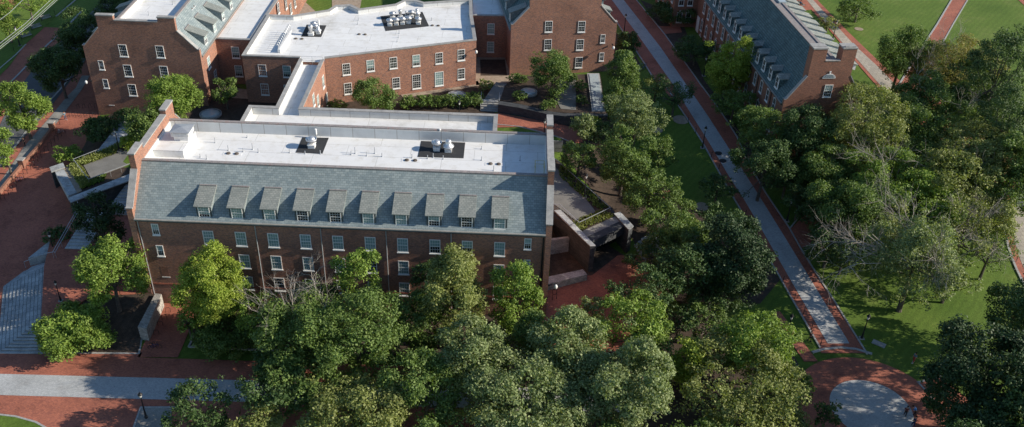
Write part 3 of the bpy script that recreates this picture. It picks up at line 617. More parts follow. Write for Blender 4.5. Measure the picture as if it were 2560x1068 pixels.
# --- west hall (B), east hall (D), far east hall (E)
frB = Fr((-5.75, 53.35), math.pi / 2)
qB = dict(L=62, W=20.1, t=.7, eave=13.3, yc=5.1, zc=18.15, deck=17.2, sh=14.5, inset=3.25, cw=2.95, copz=17.9, chz=20.2, mid=19.4)
hallB = hall('brick_hall', 'brick hall at the upper left with shed dormers, its parapet gable facing us', frB, gz(-20, 53), qB, brick, slate, [membrane, lining])
ply = frB.w(0, 0)
def gwin(root, fr, pt, n, rz, lst, kind, mode=None):
    for px, py in lst:
        l = fr.l(hit(px, py, pt, n)); add_win(root, (l[0], l[1], l[2]), rz, kind, mode)
gn = (0, 1, 0)
gwin(hallB, frB, (-15, 53.33, 0), gn, -math.pi / 2, [(311, 141), (403, 144), (323, 191), (413, 194), (334, 239), (424, 243)], 'std', 2)
gwin(hallB, frB, (-15, 53.33, 0), gn, -math.pi / 2, [(256, 174), (267, 220)], 'small', 2)
m = MB(); l = frB.l(hit(279, 263, (-15, 53.3, 0), gn)); m.box((-.05, l[1] - .5, l[2] - .12), (.05, l[1] + .5, l[2])); m.build('window_sill', white, hallB)
dB = dormer_shed((18.15 - 13.3) / 5.1)
for i in range(8):
    add_dormer(hallB, dB, 5.2 + 5.6 * i, 0, 13.3, 0, 'dorm'); add_dormer(hallB, dB, 5.2 + 5.6 * i, 20.1, 13.3, math.pi, 'dorm')
for x, z in ((4.2, 9.0), (6.6, 5.2)): add_win(hallB, (x, 0, z), 0, 'std')
for i in range(3): drains(hallB, 480 - 70 * i, 20 - 6 * i, 17.2, frB) if i == 0 else None
for px, py in ((432, 12), (372, 38)): l = L_(px, py, 17.2, frB); pipe_part(hallB, l[0], l[1], 17.2, .8)
wall_lamp(228, 203, (-25.9, 53, 0), (-1, 0, 0), 'white globe lamp on the left corner of the upper left hall')
thD = math.atan2(.987, -.160); frD = Fr((69.72, 74.44), thD)
qD = dict(qB); qD.update(L=60, W=20.5, eave=13.0, zc=17.9, deck=17.0, sh=14.2, copz=17.6, chz=20.0, mid=19.2, yc=5.1)
hallD = hall('brick_hall', 'brick hall at the top centre right beside the diagonal walk, windows in its gable', frD, 3.2, qD, brick, slateE, [membrane, lining])
uD = (math.cos(thD), math.sin(thD), 0); rzD = thD - math.pi / 2; rzg = thD + math.pi + math.pi / 2
ptD = frD.w(-.02, 0)
rzgD = thD - math.pi / 2
gwin(hallD, frD, ptD, uD, -math.pi / 2, [(1371, 80), (1453, 80), (1369, 125), (1449, 125), (1446, 169)], 'std', 2)
gwin(hallD, frD, ptD, uD, -math.pi / 2, [(1506, 107), (1503, 152)], 'small', 2)
dD = dormer_shed((17.9 - 13.0) / 5.1)
for i in range(7): add_dormer(hallD, dD, 5 + 6 * i, 20.5, 13.0, math.pi, 'dorm'); add_dormer(hallD, dD, 5 + 6 * i, 0, 13.0, 0, 'dorm')
wall_lamp(1531, 112, frD.w(-.3, .6), (-uD[0], -uD[1], 0), 'white globe lamp near the right edge of the top centre gable')
uE = np.array([-.1194, .9928]); vE = np.array([.9928, .1194]); oE = np.array([96.55, 45.6]) + 13.6 * vE
thE = math.atan2(uE[1], uE[0]); frE = Fr((float(oE[0]), float(oE[1])), thE)
qE = dict(L=98, W=13.6, t=.55, eave=12.5, yc=5.8, zc=20.0, deck=19.95, sh=13.2, inset=3.04, cw=2.4, copz=17.5, chz=22.4, mid=20.25, lap=.15, pot=1)
hallE = hall('old_brick_hall', 'old brick hall at the upper right with blue slate roof and many small gabled dormers', frE, 1.8, qE, brickE, slateE, [purple, purple])
def dormer_gable():
    b = MB(); w = 1.5; h = 2.2; sl = 7.5 / 5.8; D_ = 2.4
    b.add([(-w / 2, .25, 0), (w / 2, .25, 0), (w / 2, .25, h), (0, .25, h + .55), (-w / 2, .25, h), (-w / 2, D_, h), (w / 2, D_, h), (0, D_ + .4, h + .55)],
          [(0, 1, 2, 3, 4)], 1)
    b.add([(w / 2, .25, 0), (w / 2, .25, h), (w / 2, D_, h), (w / 2, 1.2, .9)], [(0, 3, 2, 1)], 0); b.add([(-w / 2, .25, 0), (-w / 2, .25, h), (-w / 2, D_, h), (-w / 2, 1.2, .9)], [(0, 1, 2, 3)], 0)
    for s in (-1, 1):
        b.add([(s * (w / 2 + .15), .05, h - .12), (0, .05, h + .55), (0, D_ + .5, h + .55), (s * (w / 2 + .15), D_ + .1, h - .12),
               (s * (w / 2 + .15), .05, h - .02), (0, .05, h + .67), (0, D_ + .5, h + .67), (s * (w / 2 + .15), D_ + .1, h - .02)],
              [(4, 5, 6, 7), (0, 1, 5, 4), (0, 4, 7, 3), (2, 3, 7, 6)], 2)
    return b.mesh('dormer', [slateE, white, slateW])
dE = dormer_gable()
dS = MB(); dS.yz([(.9, 4.6), (.9, 5.55), (5.3, 6.75), (5.3, 6.2)], -1.0, 1.0, 0); dS.yz([(.6, 5.52), (.6, 5.66), (5.6, 7.02), (5.6, 6.86)], -1.15, 1.15, 1); dS = dS.mesh('dormer', [white, slateW])
for i in range(26):
    u = 5.2 + 3.5 * i
    add_dormer(hallE, dE, u, 13.6, 12.75, math.pi, 'edorm', .15, .235, 2)
    if i < 20: o = link('dormer', dS, hallE, (u - 1.2, 0, 12.5 - BASEZ[hallE.name]))
for i in range(20):
    u = 4.0 + 3.45 * i
    if 52 < u < 71: continue
    for z in (9.1, 5.1, 1.6): add_win(hallE, (u, 13.6, z), math.pi, 'east', 2)
for i in range(9): m = MB(); m.tube([(5.8 + i * 6.9, 13.72, 12.2), (5.8 + i * 6.9, 13.72, 1)], .07, 6); m.build('downspout', iron, hallE)
gwin(hallE, frE, frE.w(-.02, 0), (uE[0], uE[1], 0), -math.pi / 2, [(2066, 242)], 'std', 3)
l = frE.l(hit(2072, 196, frE.w(-.02, 0), (uE[0], uE[1], 0)))
m = MB(); n_ = 12; pts = [(l[1] + 1.15 * math.cos(math.pi * k / n_), l[2] + .85 * math.sin(math.pi * k / n_)) for k in range(n_ + 1)]
m.yz(pts, -.09, .04, 0)
for k in range(1, 4): m.box((-.13, l[1] - 1.1 + .12 * k, l[2] + .2 * k), (-.08, l[1] + 1.1 - .12 * k, l[2] + .07 + .2 * k), 1)
m.yz([(l[1] - .1, l[2] + .9), (l[1] + .1, l[2] + .9), (l[1] + .16, l[2] + 1.3), (l[1] - .16, l[2] + 1.3)], -.1, .02, 0); m.build('lunette', [white, trim], hallE)
m = MB(); m.box((.55, 3.04, 16.5), (1.9, 5.44, 22.4), 0); m.box((.55, 2.96, 22.4), (1.98, 5.52, 22.62), 1); m.build('chimney', [brickE, coping], hallE)
m = MB(); m.box((.55, 8.16, 16.5), (1.9, 10.56, 22.4), 0); m.box((.55, 8.08, 22.4), (1.98, 10.64, 22.62), 1); m.build('chimney', [brickE, coping], hallE)
l = frE.l(P(1953, 4, 20.0)); m = MB(); m.box((l[0] - .9, l[1] - .7, 19.95), (l[0] + .9, l[1] + .7, 20.3), 0); m.build('skylight', skyglass, hallE)
# wing of E
m = MB(); m.box((54, 13.6, -1), (70, 18.8, 12.2), 0); wg = m.build('wing', brickE, hallE)
m = MB(); m.box((53.7, 13.7, 12.2), (70.3, 19.1, 12.6), 0); m.build('cornice', white, hallE)
for y in (15.3, 17.3):
    for z in (8.8, 4.9): add_win(hallE, (53.98, y, z), -math.pi / 2, 'east', 2)
for x in (56, 59.5, 63, 66.5):
    for z in (8.8, 4.9, 1.2): add_win(hallE, (x, 18.82, z), math.pi, 'east', 2)
m = MB(); m.box((50.6, 13.62, 3.8), (52.2, 13.78, 7.2), 0); m.build('door', white, hallE)
# ------------------------------------------------------------------ flat-roofed buildings
def offset(poly, d):
    n = len(poly); out = []
    for i in range(n):
        a, b, c = Vector(poly[i - 1][:2]), Vector(poly[i][:2]), Vector(poly[(i + 1) % n][:2])
        d1 = (b - a).normalized(); d2 = (c - b).normalized(); n1 = Vector((-d1.y, d1.x)); n2 = Vector((-d2.y, d2.x)); bi = (n1 + n2)
        k = d / max(0.3, (bi.length / 2) ** 2 * 1.0) if bi.length > 1e-6 else d
        bi = bi / 2; out.append((b.x + bi.x * k, b.y + bi.y * k))
    return out
def flat(name, label, poly, zb, zt, dk, w=.55, skip=(), basez=None):
    n = len(poly); a = sum(poly[i][0] * poly[(i + 1) % n][1] - poly[(i + 1) % n][0] * poly[i][1] for i in range(n))
    assert a > 0, name
    o = (poly[0][0], poly[0][1], zb); root = thing(name, label, 'building', (0, 0, zb), absz=True)
    m = MB(); m.add([(p[0], p[1], zb - 2) for p in poly] + [(p[0], p[1], dk - .05) for p in poly], [(i, (i + 1) % n, n + (i + 1) % n, n + i) for i in range(n)], 0); m.build('wall', brick, root)
    inn = offset(poly, w); o1 = offset(poly, -.07); i1 = offset(poly, w + .07)
    def tri(pl, z, mm, mi):
        tr = tessellate_polygon([[Vector((p[0], p[1], 0)) for p in pl]]); fs = []
        for t in tr:
            (ax, ay), (bx, by), (cx_, cy_) = pl[t[0]], pl[t[1]], pl[t[2]]; fs.append(tuple(t) if (bx - ax) * (cy_ - ay) - (cx_ - ax) * (by - ay) > 0 else (t[0], t[2], t[1]))
        mm.add([(p[0], p[1], z) for p in pl], fs, mi)
    m = MB(); tri(offset(poly, .02), dk, m, 0); m.build('roof_deck', membrane, root)
    m = MB(); c = MB()
    for i in range(n):
        if i in skip: continue
        j = (i + 1) % n
        m.add([(*poly[i], dk - .05), (*poly[j], dk - .05), (*poly[j], zt), (*poly[i], zt)], [(0, 1, 2, 3)], 0)
        m.add([(*inn[j], dk), (*inn[i], dk), (*inn[i], zt), (*inn[j], zt)], [(0, 1, 2, 3)], 1)
        for (q0, q1) in ((poly[i], inn[i]), (inn[j], poly[j])): m.add([(*q0, dk), (*q1, dk), (*q1, zt), (*q0, zt)], [(3, 2, 1, 0)], 1)
        c.add([(*o1[i], zt), (*o1[j], zt), (*i1[j], zt), (*i1[i], zt), (*o1[i], zt + .16), (*o1[j], zt + .16), (*i1[j], zt + .12), (*i1[i], zt + .12)],
              [(3, 2, 1, 0), (4, 5, 6, 7), (0, 1, 5, 4), (2, 3, 7, 6), (1, 2, 6, 5), (3, 0, 4, 7)], 0)
    m.build('parapet', [brick, lining], root); c.build('coping', coping, root); return root
gm = 3.4
annex = flat('low_annex', 'low flat white-roofed annex behind the long hall, with its corridor running back', [(7.35, 26.26), (47.75, 26.26), (47.75, 36.95), (16.0, 36.75), (15.98, 55.45), (11.65, 55.45), (11.7, 36.7), (7.35, 36.7)], gm, 12.66, 11.5, skip=(0, 4))
midC = [(1.2, 55.5), (11.65, 55.62), (15.98, 55.75), (42.75, 66.5), (41.3, 79.0), (40.75, 87.3), (31.05, 84.5), (29.3, 85.6), (26.85, 85.4), (25.4, 82.9), (18.5, 79.6), (16.4, 81.7), (13.5, 81.0), (12.5, 78.4), (6.2, 74.9), (1.2, 74.7)]
bC = flat('flat_roofed_hall', 'wide two-storey brick building with white flat roof, bent front and many roof fans', midC, gm, 12.68, 11.95, skip=(1,))
lkW = flat('link_building', 'narrow brick link with white roof between the upper left hall and the bent building', [(-5.72, 62.8), (1.15, 62.8), (1.15, 74.75), (1.6, 112), (-5.72, 112)], gm, 12.5, 12.2, skip=(4,))
lkE = flat('link_building', 'dark shaded brick link with bluish roof left of the top centre gable', [(41.35, 79.05), (51.2, 79.6), (48.5, 104), (40.0, 104)], gm, 12.5, 12.0, skip=(3,))
frW = Fr((0, 0), 0)
def wwin(root, pt, n, lst, kind, mode=None, flip=0):
    rz = math.atan2(n[1], n[0]) + math.pi / 2
    for px, py in lst: p = hit(px, py, pt, n); add_win(root, (float(p[0]), float(p[1]), float(p[2])), rz, kind, mode)
d = np.array([42.75 - 15.98, 66.5 - 55.75]); d /= np.linalg.norm(d); nC = (float(d[1]), float(-d[0]), 0)
wwin(bC, (15.98, 55.75, 0), nC, [(867, 187), (1098, 159), (984, 171), (1153, 151)], 'std', 2); wwin(bC, (15.98, 55.75, 0), nC, [(927, 178), (1041, 165)], 'std', 1)
wwin(bC, (15.98, 55.75, 0), nC, [(871, 235), (991, 221), (1153, 198)], 'std', 2); wwin(bC, (15.98, 55.75, 0), nC, [(1042, 221)], 'tall', 2); wwin(bC, (15.98, 55.75, 0), nC, [(1098, 214)], 'tall', 0)
wwin(bC, (1.2, 55.56, 0), (0, -1, 0), [(658, 190), (719, 193), (664, 237), (722, 240)], 'std', 1)
wwin(annex, (16.0, 50, 0), (1, 0, 0), [(796, 268), (809, 219), (785, 265), (818, 262)], 'std', 1)
wwin(lkW, (0, 62.8, 0), (0, -1, 0), [(591, 145), (599, 191)], 'std', 1)
wwin(lkE, (45, 79.25, 0), (.05, -1, 0), [(1227, 85), (1226, 130)], 'std', 0)
wwin(lkW, (1.5, 90, 0), (1, 0, 0), [(716, 22), (738, 18), (750, -12), (697, 34), (728, 34)], 'std', 2)
wall_lamp(1190, 122, (42.7, 66.4, 0), (.1, -1, 0), 'white globe lamp on the right corner of the bent building', 1)
wall_lamp(1372, 713, (56.0, 3.4, 0), (1, 0, 0), 'white globe lamp low on the right gable of the long hall', 1)
ZC = 11.95
pad_poly(bC, [(767, 62), (816, 64), (803, 93), (753, 92)], ZC, frW); pad_poly(bC, [(951, 41), (1056, 30), (1073, 66), (964, 78)], ZC, frW)
for px, py in ((747, 98), (905, 87), (1088, 65)): drains(bC, px, py, ZC, frW)
for px, py, h in ((896, 51, .6), (894, 61, .6), (1079, 51, .6), (998, 84, .8), (996, 95, .6), (993, 105, .5)): pipe_part(bC, *P(px, py, ZC)[:2], ZC, h)
fan('stack', 778, 88, ZC, 'tall capsule-shaped steel vent, front left of the cluster on the smaller black mat', 1.0); fan('bowl', 790, 79, ZC, 'bowl-shaped fan in the middle of the cluster on the smaller black mat', .9)
fan('bowl', 786, 72, ZC, 'bowl-shaped fan at the back left of the cluster on the smaller black mat', .9); fan('dome', 796, 84, ZC, 'domed steel fan at the front right of the cluster on the smaller black mat', .8)
flue(798, 72, ZC, 1.8, 'white canister flue at the back right of the smaller black mat')
gF = 'fans crowded on the large black mat'
for i, (px, py) in enumerate(((975, 64), (991, 62), (1007, 60), (1022, 58), (1046, 60))): fan('bowl', px, py, ZC, '%s bowl fan from the left in the front row on the large black mat' % ['first', 'second', 'third', 'fourth', 'last'][i], .88, gF)
for i, (px, py, k) in enumerate(((982, 47, 'bowl'), (1001, 46, 'stack'), (1016, 43, 'stack'), (1029, 43, 'bowl'), (1043, 41, 'dome'))): fan(k, px, py, ZC, '%s fan from the left in the back row on the large black mat' % ['first', 'second', 'third', 'fourth', 'last'][i], .88 if i != 2 else .6, gF)
# vent pipes row
m = thing('roof_sleeper', 'low white kerb on the bent roof carrying a row of pipe loops', 'kerb', P(700, 133, ZC)); a_ = P(698, 133, ZC); b_ = P(727, 84, ZC); o_ = P(700, 133, ZC)
k = MB(); k.bar((a_[0] - o_[0], a_[1] - o_[1], .35), (b_[0] - o_[0], b_[1] - o_[1], .35), .5, .7); k.build('upstand', membrane, m)
for i in range(11):
    t = i / 10; x, y = a_[0] + (b_[0] - a_[0]) * t - o_[0], a_[1] + (b_[1] - a_[1]) * t - o_[1]
    k = MB(); k.tube([(x, y, .68), (x, y, 1.5), (x - .12, y, 1.75), (x - .35, y, 1.75), (x - .42, y, 1.5)], .07, 6); k.build('pipe', steel, m)
rl = thing('roof_rail', 'thin steel rail where the corridor roof meets the bent building', 'railing', (13.8, 55.5, 12)); k = MB()
for x in (-1.9, 0, 1.9): k.tube([(x, 0, -.6), (x, 0, 1.1)], .03, 6)
for z in (.3, 1.1): k.tube([(-1.9, 0, z), (1.9, 0, z)], .03, 6)
k.build('rails', steelmatt, rl)
# ------------------------------------------------------------------ terraces, walls, ramps
def blk(name, label, cat, pts, z0, z1, mat, top=None, world=False, part='wall'):
    w = pts if world else [P(x, y, z1)[:2] for x, y in pts]; cx_ = sum(p[0] for p in w) / len(w); cy_ = sum(p[1] for p in w) / len(w)
    t = thing(name, label, cat, (cx_, cy_, z0)); m = MB(); m.prism([(p[0] - cx_, p[1] - cy_) for p in w], 0, z1 - z0, 0); m.build(part, mat, t)
    if top: m = MB(); m.prism([(p[0] - cx_, p[1] - cy_) for p in w], z1 - z0 + .003, z1 - z0 + .15, 0); m.build('cap', top, t)
    return t
def tufts(name, poly_px, z, mat, n, h=.55, label='', world=None, kind='stuff', seed=1):
    r = random.Random(seed); poly = world or [P(x, y, z)[:2] for x, y in poly_px]; m = MB()
    xs = [p[0] for p in poly]; ys = [p[1] for p in poly]; c = 0
    def inside(x, y):
        k = False; j = len(poly) - 1
        for i in range(len(poly)):
            if (poly[i][1] > y) != (poly[j][1] > y) and x < (poly[j][0] - poly[i][0]) * (y - poly[i][1]) / (poly[j][1] - poly[i][1]) + poly[i][0]: k = not k
            j = i
        return k
    while c < n:
        x = r.uniform(min(xs), max(xs)); y = r.uniform(min(ys), max(ys))
        if not inside(x, y): continue
        c += 1; z0 = z if z is not None else gz(x, y)
        for _ in range(7):
            a = r.uniform(0, 6.28); l = h * r.uniform(.6, 1.2); dx, dy = math.cos(a), math.sin(a); s = r.uniform(.2, .6) * l
            m.add([(x - dy * .05, y + dx * .05, z0), (x + dy * .05, y - dx * .05, z0), (x + dx * s * .6 + dy * .05, y + dy * s * .6 - dx * .05, z0 + l * .8), (x + dx * s * 1.3, y + dy * s * 1.3, z0 + l * .85)], [(0, 1, 2, 3)])
    o = m.build(name, mat); o['kind'] = 'stuff'; o['label'] = label; return o
ZT = 3.3
tl = thing('entrance_terrace', 'stone entrance block with planted roof terrace left of the long hall', 'terrace', (-18, 29, -.6), absz=True)
def WP(x, y, z=ZT): p = P(x, y, z); return (p[0] + 18, p[1] - 29)
outl = [WP(125, 421), WP(143, 451), WP(158, 443), WP(178, 498), WP(330, 438), WP(345, 345), WP(330, 352), WP(150, 408)]
m = MB(); m.prism([WP(158, 418), WP(186, 494), WP(322, 441), WP(330, 352)], -2.5, ZT - .12); m.build('wall', darkstone, tl)
m = MB(); m.prism([WP(125, 421), WP(129, 431), WP(162, 420), WP(158, 410)], -2.5, ZT + .25, 0); m.prism([WP(172, 497), WP(176, 507), WP(336, 448), WP(330, 436)], -2.5, ZT + .25); m.build('side_wall', darkstone, tl)
m = MB(); m.prism([WP(124, 420.5, ZT + .25), WP(129, 432, ZT + .25), WP(163, 420, ZT + .25), WP(158, 409, ZT + .25)], ZT + .25, ZT + .42, 0); m.prism([WP(171, 497, ZT + .25), WP(177, 508, ZT + .25), WP(336, 449, ZT + .25), WP(330, 435, ZT + .25)], ZT + .25, ZT + .42, 0); m.build('cap', granite, tl)
m = MB(); m.prism([WP(137, 430), WP(158, 421), WP(193, 484), WP(170, 492)], ZT - 1.0, ZT + .2); m.build('lintel', granite, tl)
m = MB(); m.prism([WP(158, 421), WP(170, 417), WP(205, 476), WP(193, 483)], ZT - .3, ZT + .02); m.build('gravel_margin', sand, tl)
m = MB(); m.prism([WP(170, 417), WP(205, 476), WP(322, 440), WP(330, 352), WP(250, 385)], ZT - .2, ZT - .05); m.build('soil', mulch, tl)
m = MB(); m.prism([WP(209, 414), WP(228, 447), WP(322, 412), WP(328, 372), WP(285, 386)], ZT - .05, ZT + .05); m.build('deck', decking, tl)
m = MB(); 
for a, b in (((183, 398), (221, 448)), ((221, 448), (327, 408)), ((183, 398), (290, 356))):
    A = WP(*a, ZT + 1.05); B = WP(*b, ZT + 1.05); m.bar((*A, ZT + 1.05), (*B, ZT + 1.05), .06, .06)
    for t in np.linspace(0, 1, 5): m.tube([(A[0] + (B[0] - A[0]) * t, A[1] + (B[1] - A[1]) * t, ZT), (A[0] + (B[0] - A[0]) * t, A[1] + (B[1] - A[1]) * t, ZT + 1.05)], .025, 5)
m.build('railing', steelmatt, tl)
cu = bpy.data.curves.new('inscription', 'FONT'); cu.body = 'JVM &'; cu.size = 1.0; cu.extrude = 0.015
dg = WP(176, 484); dg0 = WP(150, 432)
tmp = bpy.data.objects.new('inscription_curve', cu); COL.objects.link(tmp); dpg = bpy.context.evaluated_depsgraph_get(); me = bpy.data.meshes.new_from_object(tmp.evaluated_get(dpg)); bpy.data.objects.remove(tmp)
me.materials.append(coping); ins = bpy.data.objects.new('inscription', me); COL.objects.link(ins); ins.parent = tl
q0 = WP(158, 450, ZT + .2); ins.location = (q0[0], q0[1], ZT + .215 + .6); ins.rotation_euler = (0, 0, math.atan2(dg[1] - dg0[1], dg[0] - dg0[0]))
tufts('ornamental_grass', [(172, 420), (206, 474), (228, 462), (196, 405)], ZT - .05, LM['olive'], 420, .55, 'tall grasses on the left roof terrace')
tufts('ornamental_grass', [(196, 405), (212, 414), (290, 386), (300, 360), (262, 378)], ZT - .05, LM['olive'], 380, .6, 'tall grasses along the back of the left roof terrace', seed=2)
tufts('ornamental_grass', [(206, 474), (260, 455), (265, 440), (228, 452)], ZT - .05, LM['mid'], 150, .5, 'grasses at the front of the left roof terrace', seed=3)
# path from the terrace up to the courtyard
ribbon('stone_path', [(322, 285), (290, 330), (250, 385)], [(346, 285), (322, 330), (295, 375)], 285, 378, granite, 0.06) if 0 else None
def flatsheet(name, pts, z, mat, label, world=False):
    w = pts if world else [P(x, y, z)[:2] for x, y in pts]; m = MB(); m.prism([(p[0], p[1]) for p in w], z - 1.6, z); o = struct(name, m, mat); o['label'] = label; return o
flatsheet('stone_path', [(318, 282), (344, 286), (318, 345), (268, 376), (238, 384)], 3.36, granite, 'blue grey stone path behind the left terrace')
# steps between terrace and hall, flight of steps west
s2 = thing('side_steps', 'short granite steps between the left terrace and the end of the long hall', 'steps', (-4, 22, .3), absz=True); m = MB()
for i in range(9): p = P(318 - i * 5.5, 458 + i * 7.5, 2.9 - i * .25); m.box((p[0] + 4 - .1, p[1] - 22 - 1.2, .3), (-.85 + 4, p[1] - 22 + .2, 2.9 - i * .25))
m.build('treads', granite, s2)
s3 = thing('garden_steps', 'narrow granite steps with steel handrails above the broad steps', 'steps', (*P(175, 620, .4)[:2], .3), absz=True); m = MB(); bx, by = P(175, 620, .4)[:2]
for i in range(11):
    p = P(162 + i * 5.3, 622 - i * 8.5, .35 + i * .16); m.box((p[0] - bx, p[1] - by, -.5), (p[0] - bx + 3.2, p[1] - by + .75, .45 + i * .16))
m.build('treads', granite, s3); m = MB()
for off in (0, -.35):
    q = [(P(*a, zz)[0] - bx + off, P(*a, zz)[1] - by, zz) for a, zz in (((198, 524), 3.2), ((152, 605), 1.5), ((137, 632), 1.4))]; m.tube(q, .05, 6)
    for k_ in range(3): m.tube([(q[k_][0], q[k_][1], q[k_][2] - 1), q[k_]], .03, 5)
q = [(P(*a, 1.2)[0] - bx, P(*a, 1.2)[1] - by, zz) for a, zz in (((137, 632), 1.4), ((110, 630), .9), ((55, 641), .2))]; m.tube(q, .045, 6)
for k_ in range(3): m.tube([(q[k_][0], q[k_][1], q[k_][2] - 1.1), q[k_]], .03, 5)
q = [(P(*a, 3.4)[0] - bx, P(*a, 3.4)[1] - by, 3.4) for a in ((198, 524), (193, 503))]; m.tube(q, .05, 6); m.build('handrail', steelmatt, s3)
flatsheet('planting_bed', [(70, 645), (165, 570), (195, 545), (150, 630)], 0.1, granite, 'granite surround of the narrow steps')
# limestone wall beside rack
blk('stone_wall', 'pale rough stone wall by the near left corner of the long hall', 'wall', [(1.5, -4.15), (2.75, -4.45), (2.35, 2.75), (1.45, 2.85)], -1.9, .75, rubble, None, True)
# brick wall with piers on the west side
bw = thing('brick_garden_wall', 'low curved brick wall with piers behind the row of bike racks', 'wall', G(60, 420), absz=False); o_ = G(60, 420)
m = MB(); pts = [G(x, y) for x, y in ((-20, 512), (20, 462), (58, 418), (95, 375), (133, 325))]
for a, b in zip(pts[:-1], pts[1:]): m.bar((a[0] - o_[0], a[1] - o_[1], a[2] - o_[2] + .3), (b[0] - o_[0], b[1] - o_[1], b[2] - o_[2] + .3), .4, .9)
m.build('wall', brickE, bw)
for p in (pts[0], pts[2], pts[4]):
    m = MB(); m.box((p[0] - o_[0] - .45, p[1] - o_[1] - .45, p[2] - o_[2] - .5), (p[0] - o_[0] + .45, p[1] - o_[1] + .45, p[2] - o_[2] + 1.5), 0); m.box((p[0] - o_[0] - .55, p[1] - o_[1] - .55, p[2] - o_[2] + 1.5), (p[0] - o_[0] + .55, p[1] - o_[1] + .55, p[2] - o_[2] + 1.65), 1); m.build('pier', [brickE, coping], bw)
# right terrace
tr = thing('entrance_terrace', 'dark stone entrance with roof terrace and glass rail right of the long hall', 'terrace', (62, 24, -1.5), absz=True)
def WR(x, y, z=ZT): p = P(x, y, z); return (p[0] - 62, p[1] - 24)
m = MB(); m.prism([(-5.95, -.3), WR(1470, 601), WR(1556, 560), WR(1530, 520), WR(1395, 400), (-5.95, 18)], ZT - 1.6, ZT - .05); m.build('slab', darkstone, tr)
m = MB(); m.prism([WR(1386, 528, ZT + .2), WR(1476, 616, ZT + .2), WR(1488, 615, ZT + .2), WR(1400, 527, ZT + .2)], -2.5, ZT + .2); m.prism([WR(1537, 537, ZT + .2), WR(1572, 575, ZT + .2), WR(1582, 567, ZT + .2), WR(1548, 532, ZT + .2)], -2.5, ZT + .2); m.build('side_wall', darkstone, tr)
m = MB(); m.prism([WR(1384, 528, ZT + .2), WR(1475, 617, ZT + .2), WR(1489, 616, ZT + .2), WR(1401, 526, ZT + .2)], ZT + .2, ZT + .35); m.prism([WR(1535, 536, ZT + .2), WR(1572, 577, ZT + .2), WR(1584, 567, ZT + .2), WR(1550, 531, ZT + .2)], ZT + .2, ZT + .35); m.build('cap', granite, tr)
m = MB(); m.prism([WR(1466, 594), WR(1478, 606), WR(1562, 566), WR(1550, 554)], ZT - 1.5, ZT + .1); m.build('lintel', darkstone, tr)
m = MB(); m.prism([WR(1452, 580), WR(1466, 594), WR(1550, 554), WR(1538, 541)], ZT - .2, ZT + .02); m.build('gravel_margin', gravel, tr)
m = MB(); m.prism([(-5.9, 1), WR(1452, 580), WR(1538, 541), WR(1522, 520), WR(1395, 402), (-5.9, 17.5)], ZT - .1, ZT - .03); m.build('soil', mulch, tr)
m = MB(); m.prism([(-5.9, 3), WR(1440, 552), WR(1490, 530), WR(1450, 480), WR(1385, 415), (-5.9, 15)], ZT - .03, ZT + .04); m.build('deck', decking, tr)
m = MB()
for a, b in (((1385, 511), (1400, 511)), ((1400, 511), (1448, 556)), ((1448, 556), (1526, 519)), ((1526, 519), (1388, 397))):
    A = WR(*a, ZT + 1.05); B = WR(*b, ZT + 1.05); m.bar((*A, ZT + 1.05), (*B, ZT + 1.05), .07, .07)
    for t in np.linspace(0, 1, 6): m.tube([(A[0] + (B[0] - A[0]) * t, A[1] + (B[1] - A[1]) * t, ZT), (A[0] + (B[0] - A[0]) * t, A[1] + (B[1] - A[1]) * t, ZT + 1.05)], .025, 5)
m.build('railing', steelmatt, tr)
m = MB(); m.prism([WR(1455, 590), WR(1545, 550), WR(1540, 545), WR(1450, 585)], -1.6, ZT - 1.5); m.build('doors', glassd, tr)
tufts('ornamental_grass', [(1452, 578), (1428, 558), (1500, 525), (1536, 540)], ZT, LM['olive'], 260, .4, 'low grass on the right roof terrace', seed=5)
tufts('ornamental_grass', [(1402, 412), (1525, 518), (1495, 525), (1395, 440)], ZT, LM['mid'], 260, .45, 'grass along the right terrace rail', seed=6)
blk('stone_bench', 'pale stone block wall at the foot of the right gable', 'wall', [(56.1, 11.2), (61.6, 13.4), (62.2, 12.2), (56.1, 9.4)], -1.9, -.2, rubble, None, True)
blk('planter_wall', 'upper pale planter wall between right gable and entrance wall', 'wall', [(56.1, 18.6), (60, 19.7), (60, 19.2), (56.1, 18.1)], -1.9, 1.4, rubble, None, True)
sw = thing('stepped_wall', 'long dark stone steps and rough wall right of the dark entrance', 'steps', (70, 18, -1.5), absz=True); m = MB()
for i in range(4):
    a = P(1576 + i * 9, 620 - i * 8, -1.1 + i * .45); b = P(1612 + i * 13, 678 - i * 5, -1.1 + i * .45); c = P(1655, 668, .6); m.prism([(a[0] - 70, a[1] - 18), (b[0] - 70, b[1] - 18), (c[0] - 70 + .6, c[1] - 18), (a[0] - 70 + 3, a[1] - 18 + 2.5)], -2, -1.1 + i * .45)
m.build('treads', granite, sw)
